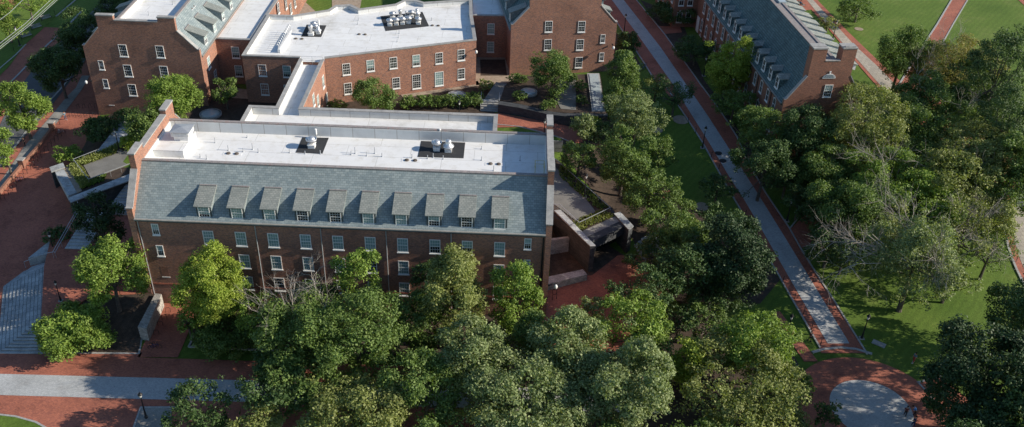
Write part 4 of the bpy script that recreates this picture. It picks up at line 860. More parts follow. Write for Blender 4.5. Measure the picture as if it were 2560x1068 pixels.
# courtyard structures
ZY = 5.0
blk('retaining_wall', 'long dark brick retaining wall with stone cap below the courtyard garden', 'wall', [(1247, 254), (1300, 262), (1380, 281), (1412, 285), (1519, 286), (1519, 293), (1410, 292), (1376, 289), (1296, 271), (1245, 263)], 1.5, ZY, darkstone, darkstone)
flatsheet('court_terrace', [(1262, 215), (1250, 250), (1300, 260), (1380, 279), (1412, 282), (1516, 284), (1500, 185), (1290, 190)], ZY - .15, mulch, 'planted courtyard in front of the top centre gable')
flatsheet('court_paving', [(1405, 190), (1440, 190), (1440, 275), (1402, 272), (1385, 240)], ZY - .08, decking, 'grey gravel paving of the raised courtyard'); 
flatsheet('court_paving', [(1240, 205), (1285, 212), (1278, 222), (1250, 250), (1212, 246)], ZY - .2, decking, 'dark paved landing above the short court steps')
w_ = thing('ramp_slab', 'long pale greenish concrete slab beside the top centre hall', 'ramp', (*P(1492, 230, ZY)[:2], 2.0)); o2 = P(1492, 230, ZY)
pp = [P(x, y, ZY + .2) for x, y in ((1468, 182), (1498, 182), (1513, 277), (1480, 276))]; m = MB(); m.prism([(p[0] - o2[0], p[1] - o2[1]) for p in pp], 0, ZY + .1 - 2.0); m.build('wall', coping, w_)
pp = [P(x, y, ZY + .3) for x, y in ((1473, 184), (1495, 184), (1509, 275), (1485, 274))]; m = MB(); m.prism([(p[0] - o2[0], p[1] - o2[1]) for p in pp], ZY + .1 - 2.0, ZY + .2 - 2.0); m.build('slab', skyglass, w_)
cs = thing('court_steps', 'four pale steps with handrails at the left end of the dark retaining wall', 'steps', (*P(1225, 270, 4)[:2], 3.2)); o2 = P(1225, 270, 4); m = MB()
for i in range(5): p = P(1224, 278 - i * 6, 3.5 + i * .3); m.box((p[0] - o2[0] - 1.6, p[1] - o2[1], -.6), (p[0] - o2[0] + 1.6, p[1] - o2[1] + .9, .3 + i * .3))
m.build('treads', kerbm, cs); m = MB()
for s in (-1.7, 1.7): p = P(1224, 278, 3.5); m.tube([(p[0] - o2[0] + s, p[1] - o2[1], .3), (p[0] - o2[0] + s, p[1] - o2[1], 1.3), (p[0] - o2[0] + s, p[1] - o2[1] + 3.4, 2.5), (p[0] - o2[0] + s, p[1] - o2[1] + 3.4, 1.6)], .04, 6)
m.build('handrail', steelmatt, cs)
def skydisc(px, py, r, z, label):
    t = thing('round_skylight', label, 'skylight', P(px, py, z)); m = MB(); m.lathe([(r, -.8), (r, .28), (r - .15, .3), (r - .15, .25)], (0, 0, 0), 28); m.build('rim', kerbm, t)
    m = MB(); m.lathe([(r - .16, .26), (r * .7, .42), (r * .3, .5), (.05, .52)], (0, 0, 0), 28); m.build('glass', skyglass, t, True)
skydisc(527, 287, 1.95, 3.5, 'round glass skylight in the left courtyard behind the gable'); skydisc(1142, 240, 1.75, 4.3, 'round glass skylight at the right end of the long hedge'); skydisc(1322, 232, 1.6, ZY, 'round glass skylight beneath the courtyard tree')
for px, py, L1 in ((1425, 372, 1),):
    t = thing('steel_gate', 'small grey gate and rail behind the right gable of the long hall', 'gate', P(1400, 385, 3.3)); m = MB()
    m.tube([(-.9, 0, 0), (-.9, 0, 1.1), (.9, 0, 1.1), (.9, 0, 0)], .04, 6); m.build('frame', iron, t); m = MB(); m.box((-1.6, .6, 0), (.4, .7, 2.2)); m.build('panel', coping, t)
# ------------------------------------------------------------------ lamps, racks, benches, posts
def make_lamp():
    t = thing('street_lamp', '', 'street lamp', (0, 0, 0)); m = MB(); m.box((-.35, -.35, -.1), (.35, .35, .1)); m.build('base', kerbm, t)
    m = MB(); m.lathe([(.2, .1), (.2, .35), (.13, .45), (.12, 1.1), (.09, 1.2), (.065, 3.3), (.1, 3.35), (.08, 3.5)], (0, 0, 0), 10); m.build('post', iron, t)
    m = MB(); m.lathe([(.1, 3.5), (.22, 3.95), (.22, 4.0)], (0, 0, 0), 8); g = m.build('lantern', lampglass, t); m = MB(); m.lathe([(.3, 4.0), (.27, 4.08), (.1, 4.35), (.03, 4.45), (.03, 4.55)], (0, 0, 0), 8); m.build('cap', iron, g); return t
lamp0 = make_lamp(); first = [True]
def lamp(loc, label, s=1.0):
    if first[0]: first[0] = False; lamp0.location = loc; lamp0['label'] = label; lamp0['group'] = 'black lantern posts'; lamp0.scale = (s,) * 3
    else: dup(lamp0, loc, 0, label, None, s)
for px, py, lb in ((2154, 846, 'black lamp post on the lawn at the lower end of the diagonal walk'), (366, 1046, 'black lamp post in the gravel bed at the bottom left'), (1756, 370, 'black lamp post halfway along the left edge of the diagonal walk'),
                   (1967, 553, 'black lamp post under trees right of the diagonal walk'), (2082, 97, 'black lamp post beside the beige walk behind the old hall'), (1560, 82, 'black lamp post at the top beside the top centre gable'),
                   (50, 115, 'black lamp post behind the benches at the top left'), (1965, 846, 'black lamp post in the grass wedge left of the diagonal walk'), (1759, 190, 'black lamp post in deep shade near the old hall'), (139, 640, 'black lamp post at the top of the broad granite steps')): lamp(G(px, py), lb)
lamp((*P(152, 752, .35)[:2], .35), 'short black lamp post beside the round bush by the broad steps', .8); lamp((*P(299, 378, ZT)[:2], ZT), 'black lamp post on the left roof terrace'); lamp((*P(1461, 492, ZT)[:2], ZT), 'black lamp post on the right roof terrace')
lamp((*P(1359, 352, 3.4)[:2], 3.4), 'black lamp post standing just behind the right gable of the long hall'); lamp((*P(1148, 305, 3.4)[:2], 3.4), 'black lamp post in the hedge behind the low annex')
def make_rack():
    m = MB(); m.tube([(-.32, 0, -.1), (-.32, 0, .75), (-.22, 0, .9), (.22, 0, .9), (.32, 0, .75), (.32, 0, -.1)], .035, 6); return m.mesh('bike_rack', iron)
rk = make_rack()
def rack(loc, rz, label, g):
    o = bpy.data.objects.new('bike_rack', rk); COL.objects.link(o); o.location = loc; o.rotation_euler = (0, 0, rz); tag(o, label, 'bike rack', g)
ordn = ['nearest', '2nd', '3rd', '4th', '5th', '6th', '7th', '8th', '9th', '10th', '11th', '12th', '13th', '14th', '15th', '16th', '17th', 'farthest']
a_ = G(8, 500); b_ = G(158, 333)
for i in range(18):
    t = i / 17; x, y = a_[0] + (b_[0] - a_[0]) * t, a_[1] + (b_[1] - a_[1]) * t; rack((x, y, gz(x, y)), .1, '%s black hoop from the left end of the long rack row by the brick wall' % ordn[i], 'hoops along the brick wall')
for r_, (ax, ay, bx_, by_) in enumerate(((178, 292, 250, 292), (196, 272, 240, 270))):
    for i in range(6 if r_ == 0 else 4):
        n_ = 5 if r_ == 0 else 3; rack(G(ax + (bx_ - ax) * i / n_, ay + (by_ - ay) * i / n_), 1.3, '%s black hoop from the left in the %s row by the upper left hall' % (['first', 'second', 'third', 'fourth', 'fifth', 'sixth'][i], ['front', 'back'][r_]), 'hoops beside the upper left hall')
for i, (px, py) in enumerate(((383, 868), (392, 838), (402, 816), (412, 800), (421, 782))): rack(G(px, py), .2, '%s black hoop from the front beside the pale stone wall' % ['first', 'second', 'third', 'fourth', 'fifth'][i], 'hoops beside the stone wall')
for i, (px, py) in enumerate(((1385, 722), (1386, 736), (1386, 748))): rack((*P(px, py, -1.35)[:2], -1.35), .3, '%s black hoop against the right gable in the shaded court' % ['back', 'middle', 'front'][i], 'hoops in the shaded court')
def bench(px, py, rz, label, z=None):
    loc = G(px, py) if z is None else P(px, py, z); t = thing('park_bench', label, 'bench', loc, rz, None); m = MB()
    for i in range(5): m.box((-1.1, -.28 + i * .12, .42), (1.1, -.19 + i * .12, .46))
    m.build('seat', coping, t); m = MB()
    for i in range(4): m.box((-1.1, .33 + i * .03, .52 + i * .12), (1.1, .36 + i * .03, .61 + i * .12))
    m.build('backrest', coping, t)
    for s in (-1.05, 1.05): m = MB(); m.tube([(s, -.3, 0), (s, -.3, .65), (s, .32, .68)], .035, 6); m.tube([(s, .34, 0), (s, .34, .45), (s, .48, 1.0)], .035, 6); m.build('leg', iron, t)
for px, py, lb in ((68, 94, 'nearest of the three grey slatted benches at the top left'), (93, 72, 'middle of the three grey slatted benches at the top left'), (117, 49, 'farthest of the three grey slatted benches at the top left')): bench(px, py, math.radians(52 + 180 - 180 - 0) + math.pi * 0 + .0, lb)
bench(2003, 14, math.radians(110), 'bench with a seated person on the red pad behind the old hall')
pm = MB(); pm.lathe([(.05, -.1), (.05, 1.1), (.02, 1.2)], (0, 0, 0), 6); pme = pm.mesh('bollard', iron)
PS = [(1652, 203), (1668, 227), (1720, 306), (1739, 333), (1778, 394), (1797, 424), (1863, 540), (1957, 706), (1986, 748), (2007, 790), (2028, 826), (2050, 866), (2522, 614), (2539, 656), (56, 105), (80, 78), (105, 55), (36, 130), (138, 38), (150, 312)]
wh = ['left edge of the diagonal walk'] * 12 + ['edge of the far right round plaza'] * 2 + ['planting strip by the benches'] * 5 + ['brick plaza near the bicycle']
for i, (px, py) in enumerate(PS):
    o = bpy.data.objects.new('bollard', pme); COL.objects.link(o); o.location = G(px, py); w = wh[i]; k_ = wh[:i].count(w); n_ = wh.count(w)
    tag(o, ('%s thin black post from the top, ' % ['1st', '2nd', '3rd', '4th', '5th', '6th', '7th', '8th', '9th', '10th', '11th', '12th'][k_] if n_ > 2 else ('upper' if k_ == 0 else 'lower') + ' thin black post, ' if n_ == 2 else 'single thin black post on the ') + w, 'post', 'thin black posts')
for i, (px, py) in enumerate(((1796, 384), (1807, 403), (1837, 388), (1848, 401))):
    m = MB(); m.lathe([(.62, -.1), (.62, .14), (.55, .15)], (0, 0, 0), 24); o = m.build('manhole_cover', iron); o.location = G(px, py); tag(o, '%s of four dark round covers on the diagonal walk' % ['upper left', 'lower left', 'upper right', 'lower right'][i], 'manhole cover', 'dark round covers')
m = MB(); m.box((-.9, -.5, 0), (.9, .5, .05)); o = m.build('drain_grate', coping); o.location = G(2197, 860, .02); o.rotation_euler = (0, 0, -.6); tag(o, 'small slatted drain grate in the lawn near the round plaza', 'drain grate')
def bike(loc, rz, mat, label):
    t = thing('bicycle', label, 'bicycle', loc, rz)
    for x in (-.52, .52): m = MB(); m.tube([(x + .34 * math.cos(a), 0, .34 + .34 * math.sin(a)) for a in np.linspace(0, 2 * math.pi, 15)], .03, 5); m.build('wheel', iron, t)
    m = MB(); m.tube([(-.52, 0, .34), (-.05, 0, .3), (.4, 0, .75), (-.2, 0, .78), (-.52, 0, .34)], .03, 5); m.tube([(-.05, 0, .3), (-.22, 0, .88)], .03, 5); m.tube([(.52, 0, .34), (.38, 0, .95)], .03, 5); m.build('frame', mat, t)
    m = MB(); m.tube([(.38, -.28, 1.0), (.38, .28, 1.0)], .03, 5); m.build('handlebar', iron, t); m = MB(); m.box((-.36, -.07, .86), (-.1, .07, .93)); m.build('saddle', c_white if mat is steelmatt else iron, t)
bike(G(153, 335), .3, steelmatt, 'bicycle with white saddle at the end of the rack row by the brick pier'); bike(G(36, 452), .4, c_black, 'dark bicycle in the rack row at the left edge'); bike(G(50, 455), .6, c_navy, 'navy bicycle right of the dark one in the rack row'); bike(G(388, 872), .2, c_navy, 'dark blue bicycle at the nearest hoop by the pale stone wall')
for i, (px, py) in enumerate(((1600, 168), (1606, 176), (1612, 170), (1598, 182))): bike(G(px, py), .3 + i * .3, c_teal, ['leftmost', 'third', 'rightmost', 'nearest'][i] + ' blue bicycle parked on the red paving left of the diagonal walk')
# cables
for i, (a, b, z) in enumerate((((-30, 140), (150, -12), 9), ((-30, 146), (156, -12), 9.3), ((-30, 132), (140, -12), 9.5), ((-30, 72), (72, -15), 9))):
    p = P(*a, z); q = P(*b, z); m = MB(); m.tube([(0, 0, 0), ((q[0] - p[0]) / 2, (q[1] - p[1]) / 2, -.4), (q[0] - p[0], q[1] - p[1], 0)], .045, 5); o = m.build('overhead_cable', steelmatt); o.location = p
    tag(o, ['lower cable of the pale pair crossing the top left corner', 'lowest pale overhead cable across the top left corner', 'upper thin cable just above the pale pair at top left', 'separate overhead cable highest in the top left corner'][i], 'cable')
# ------------------------------------------------------------------ people
def skinobj(name, pts, edges, radii, mat, parent, sub=1):
    me = bpy.data.meshes.new(name); me.from_pydata(pts, edges, []); me.materials.append(mat); o = bpy.data.objects.new(name, me); COL.objects.link(o); o.parent = parent
    sk = o.modifiers.new('skin', 'SKIN'); sk.use_smooth_shade = True
    L = me.skin_vertices[0].data if me.skin_vertices else None
    if L is None: bpy.context.view_layer.update(); L = me.skin_vertices[0].data if me.skin_vertices else None
    if L:
        for i, r in enumerate(radii): L[i].radius = (r, r)
        L[0].use_root = True
    s_ = o.modifiers.new('sub', 'SUBSURF'); s_.levels = s_.render_levels = sub; return o
def person(loc, rz, label, top, legs, hair=c_hair, sit=False, bend=0.0, step=.18):
    t = thing('person', label, 'person', loc, rz); h = .5 if sit else .93; b = bend
    kn = [(-.1, .42, h + .02) if sit else (-.1, .06 + step * .4, .5), (.1, .42, h) if sit else (.1, .04, .5)]
    ft = [(-.1, .45, .06) if sit else (-.1, step, .07), (.1, .45, .06) if sit else (.1, -step, .07)]
    ch = (0, .05 + b * .35, h + .45 - b * .12); nk = (0, .06 + b * .5, h + .6 - b * .2); hd = (0, .09 + b * .6, h + .74 - b * .26)
    pts = [(0, 0, h), (0, .02 + b * .15, h + .22), ch, nk, hd, (0, hd[1], hd[2] + .08), (-.19, ch[1], ch[2] + .03), (-.25, ch[1], ch[2] - .25), (-.2, ch[1] + .14, ch[2] - .46), (.19, ch[1], ch[2] + .03), (.25, ch[1], ch[2] - .25), (.2, ch[1] + .14, ch[2] - .46),
           (-.09, 0, h - .05), kn[0], ft[0], (-.1, ft[0][1] + .16, .04), (.09, 0, h - .05), kn[1], ft[1], (.1, ft[1][1] + .16, .04)]
    ed = [(0, 1), (1, 2), (2, 3), (3, 4), (4, 5), (2, 6), (6, 7), (7, 8), (2, 9), (9, 10), (10, 11), (0, 12), (12, 13), (13, 14), (14, 15), (0, 16), (16, 17), (17, 18), (18, 19)]
    ra = [.12, .12, .13, .05, .095, .08, .055, .042, .03, .055, .042, .03, .075, .055, .04, .03, .075, .055, .04, .03]
    n = len(pts)
    for s, hb_ in ((-1, 8), (1, 11)):
        w = pts[hb_]; pi = len(pts); pts.append((w[0], w[1] + .04, w[2] - .05)); ed.append((hb_, pi)); ra.append(.026)
        for k in range(5):
            off = (k - 2) * .018; pts.append((w[0] + off * .6, w[1] + .07 + off * .5, w[2] - .11 + abs(k - 2) * .01)); ed.append((pi, len(pts) - 1)); ra.append(.009)
    skinobj('body', pts, ed, ra, skin, t)
    e = .022; skinobj('shirt', pts[:4][:3] + [pts[6], pts[7], pts[9], pts[10]], [(0, 1), (1, 2), (2, 3), (3, 4), (2, 5), (5, 6)], [.145, .145, .155, .085, .062, .085, .062], top, t)
    skinobj('trousers', [(0, 0, h + .03), pts[12], kn[0], (ft[0][0], ft[0][1], .13), pts[16], kn[1], (ft[1][0], ft[1][1], .13)], [(0, 1), (1, 2), (2, 3), (0, 4), (4, 5), (5, 6)], [.14, .098, .075, .06, .098, .075, .06], legs, t)
    m = MB(); m.lathe([(.105, -.02), (.12, .05), (.1, .13), (.05, .165)], (hd[0], hd[1] - .025, hd[2] + .03), 10); m.build('hair', hair, t, True)
    m = MB()
    for f in ft: m.box((f[0] - .05, f[1] - .08, -.0), (f[0] + .05, f[1] + .2, .09))
    m.build('shoes', c_white if legs is not c_black else c_black, t); return t
person(G(64, 366), 2.4, 'person in black clothes standing on the sidewalk near the brick wall', c_black, c_black, step=.05); person(G(164, 300), -2.2, 'person in pale blue top walking on the plaza near the hoops', c_teal, c_denim)
person(G(2024, 853), .5, 'person in dark clothes walking at the lower end of the diagonal walk', c_black, c_black); person(G(2261, 1040), 2.8, 'person in maroon top at the right of the grey disc', c_maroon, c_black)
person(G(2286, 1040), 1.2, 'bending person in bright blue top on the round plaza', c_blue, c_black, bend=.8); person(G(2282, 1066), .4, 'person in navy top nearest the bottom edge on the round plaza', c_navy, c_navy)
person(G(2000, 15), math.radians(290), 'person in blue sitting on the bench behind the old hall', c_blue, c_denim, sit=True); person(G(2283, 906), 2, 'person in dark green top and red trousers on the lawn near the round plaza', c_teal, c_red)
# ------------------------------------------------------------------ trees
def leaf_cloud(cl, rng, leaf, dens, flat_=.62, hang=0.0):
    # cl: (N,4) centres and radii -> quads
    Vs = []
    cnt = np.maximum(8, (dens * cl[:, 3] ** 2).astype(int)); idx = np.repeat(np.arange(len(cl)), cnt); n = len(idx)
    d = rng.normal(size=(n, 3)); d /= np.linalg.norm(d, axis=1)[:, None]; r = rng.random(n) ** .42
    off = d * r[:, None] * cl[idx, 3][:, None]; off[:, 2] *= flat_; off[:, 2] -= hang * rng.random(n)
    c = cl[idx, :3] + off
    nr = d * .7 + np.array([0, 0, .55]) + rng.normal(size=(n, 3)) * .55; nr /= np.linalg.norm(nr, axis=1)[:, None]
    a = rng.normal(size=(n, 3)); t = np.cross(nr, a); t /= np.linalg.norm(t, axis=1)[:, None]; b = np.cross(nr, t)
    s = leaf * rng.uniform(.6, 1.35, n)[:, None]
    V = np.empty((n, 4, 3)); V[:, 0] = c - t * s * .62; V[:, 1] = c + b * s * .36 + nr * s * .08; V[:, 2] = c + t * s * .62; V[:, 3] = c - b * s * .36 + nr * s * .08
    return V.reshape(-1, 3)
def quads_mesh(name, V, mat):
    n = len(V) // 4; me = bpy.data.meshes.new(name); me.vertices.add(4 * n); me.vertices.foreach_set('co', V.astype(np.float32).ravel())
    me.loops.add(4 * n); me.loops.foreach_set('vertex_index', np.arange(4 * n, dtype=np.int32)); me.polygons.add(n); me.polygons.foreach_set('loop_start', np.arange(0, 4 * n, 4, dtype=np.int32))
    me.polygons.foreach_set('loop_total', np.full(n, 4, dtype=np.int32)); me.materials.append(mat); me.update(calc_edges=True); return me
def branches(m, rng, p, d, l, r, depth, spread=.6, n=3, up=.1):
    pts = [p]; q = np.array(p, float); dd = np.array(d, float)
    for i in range(4): dd = dd + rng.normal(size=3) * .16 + np.array([0, 0, up * .3]); dd /= np.linalg.norm(dd); q = q + dd * l / 4; pts.append(tuple(q))
    m.tube(pts, [r * (1 - .14 * i) for i in range(5)], 4 if depth < 2 else 6, cap=False)
    if depth == 0: return
    for k in range(n + 1):
        j = rng.integers(1, 5); e = np.array(pts[j]); nd = dd + rng.normal(size=3) * spread; nd /= np.linalg.norm(nd); branches(m, rng, tuple(e), nd, l * rng.uniform(.55, .8), r * .55, depth - 1, spread, n, up)
TN = 0; TOT = 0
def tree(px, py, rx, ry, hc, mat, label, shape='round', kind='tree', gap=.0, leaf=.26, dens=50, z0=None, open_=0, cr=1.0, group=None, limb=None):
    """crown centre at pixel (px,py), half extents rx,ry pixels, centre height hc above ground"""
    global TN, TOT
    TN += 1; rng = np.random.default_rng(100 + TN)
    g = 0.0
    for _ in range(15):
        zb = (gz(*P(px, py, g + hc)[:2]) if z0 is None else z0); g = .5 * g + .5 * zb
    c = P(px, py, g + hc); depth = float((np.array(c) - CAM) @ fw); R = rx * depth / F; e = ry * depth / F
    th = math.atan2(CAM[2] - c[2], math.dist(CAM[:2], c[:2])); Rz = math.sqrt(max(.2 * R * R, (e * e - (R * math.sin(th)) ** 2) / math.cos(th) ** 2)); Rz = min(Rz, hc * 1.05, R * 2.4)
    if kind == 'shrub': Rz = min(Rz, hc * 1.4)
    K = int(max(12, 26 * (R * R * Rz) ** .60 * (1 - gap))); K = int(K * (1.7 if kind == 'shrub' else 1)); K = min(K, 560)
    NB = int(np.clip(4 + 1.7 * R, 5, 20)) + (4 if shape == 'cone' else 0) + (8 if kind == 'shrub' else 0)
    i_ = np.arange(NB) + .5; ph = np.arccos(1 - 1.72 * i_ / NB); ga = 2.39996 * i_ + rng.uniform(0, 6)
    bd = np.stack([np.cos(ga) * np.sin(ph), np.sin(ga) * np.sin(ph), np.cos(ph)], 1) + rng.normal(size=(NB, 3)) * .16
    br_ = rng.uniform(.26, .46, NB) * (1.15 if R < 3 else 1.0) * (1.15 if kind == 'shrub' else 1); bc = bd * (1.0 - br_)[:, None] * rng.uniform(.82, 1.08, NB)[:, None]
    own = rng.integers(0, NB, K); dv = rng.normal(size=(K, 3)) + bd[own] * .9 + np.array([0, 0, .35]); dv /= np.linalg.norm(dv, axis=1)[:, None]
    q = bc[own] + dv * (br_[own] * rng.uniform(.6, 1.05, K))[:, None]
    core = rng.random(K) < .14; q[core] = rng.normal(size=(int(core.sum()), 3)) * .33
    q[:, :2] *= (1 + .10 * rng.normal(size=2)); q[:, 0] += q[:, 2] * rng.normal() * .10
    rc = np.clip(.13 * (R + Rz) / 2 + .18, .34, .95) * rng.uniform(.55, 1.3, K) * cr
    if shape == 'cone':
        h = np.clip((q[:, 2] + 1) / 2, 0, 1); q[:, :2] *= (1.25 * (1 - h) ** .7 + .10)[:, None]
    if shape == 'layer': q[:, 2] = np.round(q[:, 2] * 3.2) / 3.2 + rng.normal(size=K) * .05
    if kind == 'tree':
        k_ = max(1.0, min(1.9, (hc - 1.0) / Rz)); lo = q[:, 2] < 0; q[lo, 2] *= k_; q[lo, :2] *= (1 + .12 * q[lo, 2] / k_)[:, None]
    cl = np.concatenate([q * np.array([max(.3, R - .4 * rc.mean())] * 2 + [max(.3, Rz - .3 * rc.mean())]), rc[:, None]], 1)
    V = leaf_cloud(cl + np.array([0, 0, hc, 0]), rng, leaf, dens * (.28 / leaf) ** 1.6, hang=.3 if shape == 'hang' else 0)
    TOT += len(V) // 4
    t = thing({'tree': 'tree', 'shrub': 'shrub'}[kind], label, kind, (c[0], c[1], g), 0, group)
    quads = quads_mesh('crown' if kind == 'tree' else 'foliage', V, LM[mat]); o = bpy.data.objects.new(quads.name.split('.')[0], quads); COL.objects.link(o); o.parent = t
    m = MB(); r0 = .06 + .035 * R
    if kind == 'tree':
        r0 = .10 + .035 * R; top = hc + Rz * .4; lean = rng.normal(size=2) * .03 * hc
        tp = [(lean[0] * s, lean[1] * s, -.3 + (top + .3) * s) for s in (0, .04, .3, .6, 1)]
        m.tube(tp, [r0 * 1.5, r0 * 1.05, r0 * .85, r0 * .6, r0 * .2], 8)
        far = cl[np.argsort(-cl[:, 3])[:14]]
        for f in far:
            s = rng.uniform(.35, .8); b = np.array([lean[0] * s, lean[1] * s, top * s]); e_ = f[:3] + np.array([0, 0, hc]); mid = (b + e_) / 2 + np.array([0, 0, -.08 * R]) + rng.normal(size=3) * .08 * R
            m.tube([tuple(b), tuple(mid), tuple(e_)], [r0 * .45, r0 * .26, r0 * .08], 5, cap=False)
        m.build('trunk', bark, t)
    else:
        for k in range(5): f = cl[k]; m.tube([(0, 0, -.1), tuple(f[:3] * .5 + np.array([0, 0, hc * .6])), tuple(f[:3] + np.array([0, 0, hc]))], [.05, .035, .02], 4)
        m.build('stem', bark, t)
    if limb:
        m = MB(); b = np.array([0, 0, hc * .75]); g_ = np.array(P(*limb)) - np.array([c[0], c[1], g])
        for k in range(5 if R > 6.5 and px > 1500 else 3):
            e_ = g_ + rng.normal(size=3) * np.array([1.6, 1.6, .9]); dd = e_ - b; L0 = float(np.linalg.norm(dd)); branches(m, rng, tuple(b), tuple(dd / L0), L0 * .95, r0 * .30, 0, .5, 3); branches(m, rng, tuple(b + dd * .6), tuple(dd / L0), L0 * .5, r0 * .2, 3, .55, 3, .05)
        m.build('dead_limb', deadbark, t)
    if open_:
        m = MB()
        for k in range(open_):
            a = rng.uniform(0, 6.28); b = np.array([0, 0, hc * rng.uniform(.7, 1.0)]); branches(m, rng, tuple(b), (math.cos(a) * .8, math.sin(a) * .8, .5), R * .72, r0 * .2, 3, .5, 3)
        m.build('bare_branches', deadbark, t)
    return t
T = tree
T(55, 272, 66, 72, 6.0, 'bright', 'bright green maple on the sidewalk at the left edge')
T(8, 372, 34, 62, 5.0, 'bright', 'bright green tree cut by the left edge below the maple')
T(145, 168, 68, 66, 6.5, 'dark', 'dark green tree beside the street left of the upper left hall', 'round')
T(212, 92, 72, 66, 6.5, 'dark', 'dark green tree behind, right beside the upper left gable chimney')
T(285, 8, 62, 34, 6.0, 'dark', 'dark tree at the top edge behind the upper left hall')
T(14, 52, 34, 62, 5.0, 'bright', 'light green tree at the very top left corner')
T(70, 8, 42, 26, 4.0, 'bright', 'small light tree on the top edge above the benches', dens=30)
T(430, 246, 80, 68, 8.0, 'bright', 'feathery green tree in front of the upper left gable', leaf=.22, z0=2.6)
T(362, 318, 64, 54, 4.5, 'mid', 'loose dark green tree behind the left gable of the long hall', z0=3.0)
T(563, 228, 42, 38, 3.6, 'mid', 'small rounded tree in the recess beside the upper left hall', z0=3.4)
T(250, 322, 58, 38, 1.8, 'dark', 'dark shrub on the slope behind the left terrace', kind='shrub', z0=1.8)
T(320, 290, 40, 30, 1.4, 'dark', 'dark shrub under the upper left hall', kind='shrub', z0=2.8)
T(172, 385, 42, 26, 1.6, 'bright', 'bright green shrub beside the dark entrance wall on the left', kind='shrub')
T(325, 355, 34, 26, 1.4, 'lime', 'flowering pale green shrub beside the left terrace lamp', kind='shrub', z0=3.2)
T(935, 238, 68, 50, 4.5, 'mid', 'green tree in front of the bent brick facade', z0=3.4, leaf=.22)
T(842, 262, 26, 12, 1.2, 'mid', 'low hedge clump at the foot of the corridor wall', kind='shrub', z0=3.4)
for i, x in enumerate((1020, 1055, 1090, 1125, 1160, 1190)): T(x, 256 - i * 1.5, 26, 20, 1.3, 'mid', '%s clump from the left in the hedge behind the low annex' % ['first', 'second', 'third', 'fourth', 'fifth', 'last'][i], kind='shrub', z0=3.4, group='hedge behind the annex')
T(1215, 214, 22, 20, 1.0, 'olive', 'pale grassy shrub at the right corner of the bent building', kind='shrub', z0=3.6)
T(1383, 178, 60, 62, 5.0, 'mid', 'spreading green tree in the raised courtyard before the gable', z0=4.9, leaf=.24, shape='layer')
for i, (x, y, r) in enumerate(((1295, 196, 26), (1450, 215, 22), (1300, 238, 24), (1370, 262, 28), (1455, 250, 18), (1430, 195, 18))): T(x, y, r, 14, .9, 'mid', ['bush at the left foot of the top centre gable', 'bush left of the pale concrete slab', 'low bush by the skylight in the courtyard', 'low bush above the dark retaining wall', 'low plants beside the pale slab', 'bush under the lowest gable window'][i], kind='shrub', z0=4.9)
T(1557, 185, 50, 70, 7.0, 'mid', 'upright leafy tree at the right corner of the top centre hall', 'cone', z0=2.8, leaf=.26)
T(1592, 285, 72, 64, 6.5, 'grey', 'grey green spreading tree right of the pale slab', shape='layer', leaf=.24)
T(1462, 322, 42, 44, 4.0, 'grey', 'light young tree behind the right gable chimney', z0=2.8)
T(1480, 312, 28, 26, 1.8, 'lime', 'round flowering bush against the dark retaining wall', kind='shrub', z0=2.4)
T(1688, 238, 52, 40, 4.5, 'dark', 'feathery dark tree overhanging the diagonal walk', shape='layer', leaf=.2, dens=34)
T(1560, 400, 76, 72, 7.0, 'mid', 'rounded green tree above the right terrace')
T(1448, 392, 58, 44, 4.0, 'mid', 'darker tree between the right gable and the rounded green tree', z0=2)
T(1625, 478, 74, 66, 6.0, 'mid', 'green tree right of the right terrace rail')
T(1568, 110, 32, 46, 3.0, 'dark', 'dark bush between the top centre gable and the diagonal walk', z0=2.8, kind='shrub')
T(1820, 172, 64, 76, 7.5, 'lime', 'yellow green sunlit maple in front of the old brick hall', z0=2.6)
T(1835, 262, 50, 46, 4.0, 'mid', 'darker lower tree beneath the sunlit maple')
T(1740, 128, 54, 52, 3.2, 'dark', 'dark shrubbery tree along the front of the old hall')
T(1690, 30, 66, 30, 2.4, 'dark', 'dark bushes at the top edge before the old hall', kind='shrub')
T(1905, 318, 76, 60, 8.0, 'mid', 'broad dark green tree left of the big trees at the old hall corner')
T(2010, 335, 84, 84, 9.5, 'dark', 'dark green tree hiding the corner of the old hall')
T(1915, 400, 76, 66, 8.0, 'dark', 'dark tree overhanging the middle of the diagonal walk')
T(2160, 310, 120, 110, 11.0, 'olive', 'tall light green tree in front of the old hall gable', leaf=.26, open_=1)
T(2255, 140, 74, 84, 8.5, 'mid', 'loose green tree on the lawn right of the old hall', leaf=.24, dens=34, gap=.2)
T(2395, 165, 104, 80, 9.0, 'yellow', 'thin yellowing tree over the red path at the upper right', leaf=.22, dens=22, gap=.3, open_=3)
T(2340, 300, 96, 70, 9.0, 'mid', 'mottled green tree left of the dark pine', leaf=.26, dens=36, open_=3)
T(2500, 190, 104, 116, 15.0, 'dark', 'upper tiers of a tall dark pine at the right edge', 'layer', dens=42, gap=.1)
T(2520, 330, 96, 120, 12.0, 'dark', 'lower dark pine with visible trunk at the right edge', 'layer', dens=36, gap=.2)
T(2230, 440, 120, 76, 9.0, 'bright', 'broad light green tree in the middle of the right grove', open_=2)
T(2380, 430, 120, 86, 9.5, 'olive', 'olive green broad tree right of centre in the grove', open_=2)
T(2480, 470, 80, 74, 8.0, 'mid', 'green tree next to the far right round plaza', dens=40)
T(2130, 520, 100, 90, 8.0, 'mid', 'mid green tree above the bare branches', open_=2)
T(2420, 560, 96, 70, 8.0, 'olive', 'half bare tree reaching over the lawn at right', dens=24, gap=.3, open_=6, limb=(2490, 640, 6.0))
T(2295, 640, 138, 126, 10.0, 'grey', 'gnarled grey green tree with thick trunk on the lower lawn', open_=7, gap=.15, limb=(2130, 610, 9.0))
